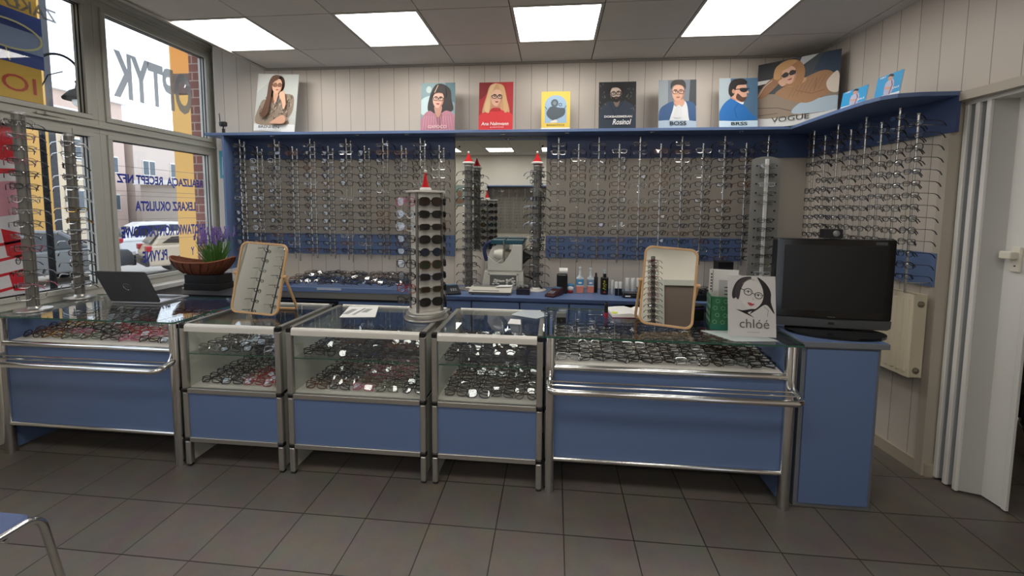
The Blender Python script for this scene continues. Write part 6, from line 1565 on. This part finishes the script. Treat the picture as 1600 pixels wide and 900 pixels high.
# street lamp
t = thing('street_lamp', 'black street lamp with a curved arm and bell shade', 'street lamp', (-8.73, 6.5, GZ), R(-37))
LB = mat('lamp_black', '#0b0b0c', 0.7, spec=0.1)
a = MB(); a.tube([(0, 0, 0), (0, 0, 4.55)], [0.05, 0.035], 10); a.build('pole', LB, t, smooth=True)
a = MB(); a.tube([(0, 0, 4.5)]+[(0.0, 0.25-0.25*math.cos(R(q)), 4.6+0.28*math.sin(R(q))) for q in range(0, 185, 12)]+[(0, 0.5, 4.5)], 0.02, 8); a.tube([(0, 0, 4.2), (0, 0.12, 4.5), (0, 0.3, 4.6)], 0.009, 6); a.build('arm', LB, t, smooth=True)
a = MB(); a.lathe([(0.24, 4.14), (0.245, 4.17), (0.15, 4.29), (0.07, 4.34), (0.055, 4.43), (0.07, 4.46), (0.02, 4.52)], (0, 0.5), 24); a.build('shade', LB, t, smooth=True)
a = MB(); a.ball((0, 0.5, 4.12), 0.12, 0.12, 0.11); a.build('globe', mat('lamp_globe', '#c9cccc', 0.2), t, smooth=True)
# cars
def car(label, x, y, rz, body, s=1.0, tall=True):
    t = thing('car', label, 'car', (x, y, GZ), rz, 'cars parked outside')
    H = 1.62 if tall else 1.42
    low = [(-2.2, 0.35), (-2.25, 0.75), (-2.15, 1.0), (-1.2, 1.02), (1.0, 1.02), (2.0, 0.88), (2.2, 0.7), (2.2, 0.35)]
    cab = [(-2.12, 0.98), (-1.85, 1.40), (-1.5, H-0.02), (-0.6, H), (0.3, H-0.06), (1.15, 1.0)]
    a = MB(); a.prism([(p[0], p[1]) for p in low], -0.88, 0.88, 'y'); a.build('body', body, t, bevel=0.06)
    a = MB(); a.prism(cab, -0.74, 0.74, 'y'); a.build('cabin', body, t, bevel=0.06)
    for s_ in (-1, 1):
        a = MB(); y_ = s_*0.745
        a.prism([(-1.85, 1.08), (-1.6, H-0.14), (-0.72, H-0.1), (-0.72, 1.06)], y_, y_+s_*0.012, 'y'); a.prism([(-0.62, 1.06), (-0.62, H-0.1), (0.2, H-0.14), (0.85, 1.05)], y_, y_+s_*0.012, 'y'); a.build('side_window', mat('car_glass', '#20262a', 0.08), t)
    a = MB(); a.add([(-2.10, -0.62, 1.06), (-2.10, 0.62, 1.06), (-1.80, 0.55, 1.46), (-1.80, -0.55, 1.46)], [(0, 3, 2, 1)], 0, Matrix.Translation((-0.06, 0, 0))); a.add([(1.13, -0.62, 1.06), (1.13, 0.62, 1.06), (0.40, 0.55, H-0.1), (0.40, -0.55, H-0.1)], [(0, 1, 2, 3)], 0, Matrix.Translation((0.05, 0, 0.01))); a.build('windscreen', mat('car_glass', '#20262a'), t)
    for sx in (-1.35, 1.35):
        for sy in (-0.80, 0.80):
            a = MB(); a.lathe([(0.0, -0.11), (0.30, -0.11), (0.34, -0.08), (0.34, 0.08), (0.30, 0.11), (0.0, 0.11)], (0, 0), 22, 0, Matrix.Translation((sx, sy, 0.34)) @ Matrix.Rotation(R(90), 4, 'X')); w_ = a.build('wheel', mat('tyre', '#1c1c1c', 0.8), t, smooth=True)
            a = MB(); a.lathe([(0.0, -0.122), (0.2, -0.122), (0.2, 0.122), (0.0, 0.122)], (0, 0), 10, 0, Matrix.Translation((sx, sy, 0.34)) @ Matrix.Rotation(R(90), 4, 'X')); a.build('hub_cap', ALU, w_)
    for sy in (-0.72, 0.72):
        a = MB(); a.box(-2.27, -2.12, sy-0.16, sy+0.16, 0.82, 1.0); a.build('tail_light', mat('tail_red', '#a3202a', 0.3), t, bevel=0.02)
        a = MB(); a.box(2.1, 2.22, sy-0.16, sy+0.16, 0.66, 0.8); a.build('headlight', mat('headlight', '#c8cccf', 0.2), t, bevel=0.02)
    a = MB(); a.box(-2.30, -2.2, -0.85, 0.85, 0.35, 0.6); a.box(2.15, 2.25, -0.85, 0.85, 0.32, 0.52); a.build('bumper', DARK, t, bevel=0.02)
    return t
car('dark silver estate car parked close outside the window', -14.7, 10.4, R(88), mat('car_silver_dark', '#6d7071', 0.35, 0.5))
car('white car parked in the middle of the right pane', -16.5, 17.2, R(60), mat('car_white', '#d4d6d8', 0.3))
car('red car parked in the distance', -15.0, 21.0, R(15), mat('car_red', '#9e2f30', 0.3), tall=False)
car('pale silver car behind the small lettering', -21.0, 22.5, R(65), mat('car_silver', '#a9adb0', 0.3, 0.3), tall=False)
car('beige car parked nearest behind the right pane', -12.2, 14.4, R(55), mat('car_beige', '#b9ae9b', 0.3), tall=False)
t = thing('bare_tree', 'bare winter tree beyond the roofs', 'tree', (-25.5, 39, GZ))
a = MB(); rg = random.Random(5)
def branch(p, d, L, r, k):
    q = p+d*L; a.tube([p, (p+q)/2+Vector((rg.uniform(-.05, .05), rg.uniform(-.05, .05), 0))*L, q], [r, r*0.85, r*0.65], 5)
    if k > 0:
        for _ in range(3):
            nd = (d+Vector((rg.uniform(-.7, .7), rg.uniform(-.7, .7), rg.uniform(-.1, .5)))).normalized(); branch(q, nd, L*0.72, r*0.6, k-1)
branch(Vector((0, 0, 0)), Vector((0, 0, 1)), 3.6, 0.16, 4)
a.build('branches', mat('bark_grey', '#7e7973', 0.9), t)
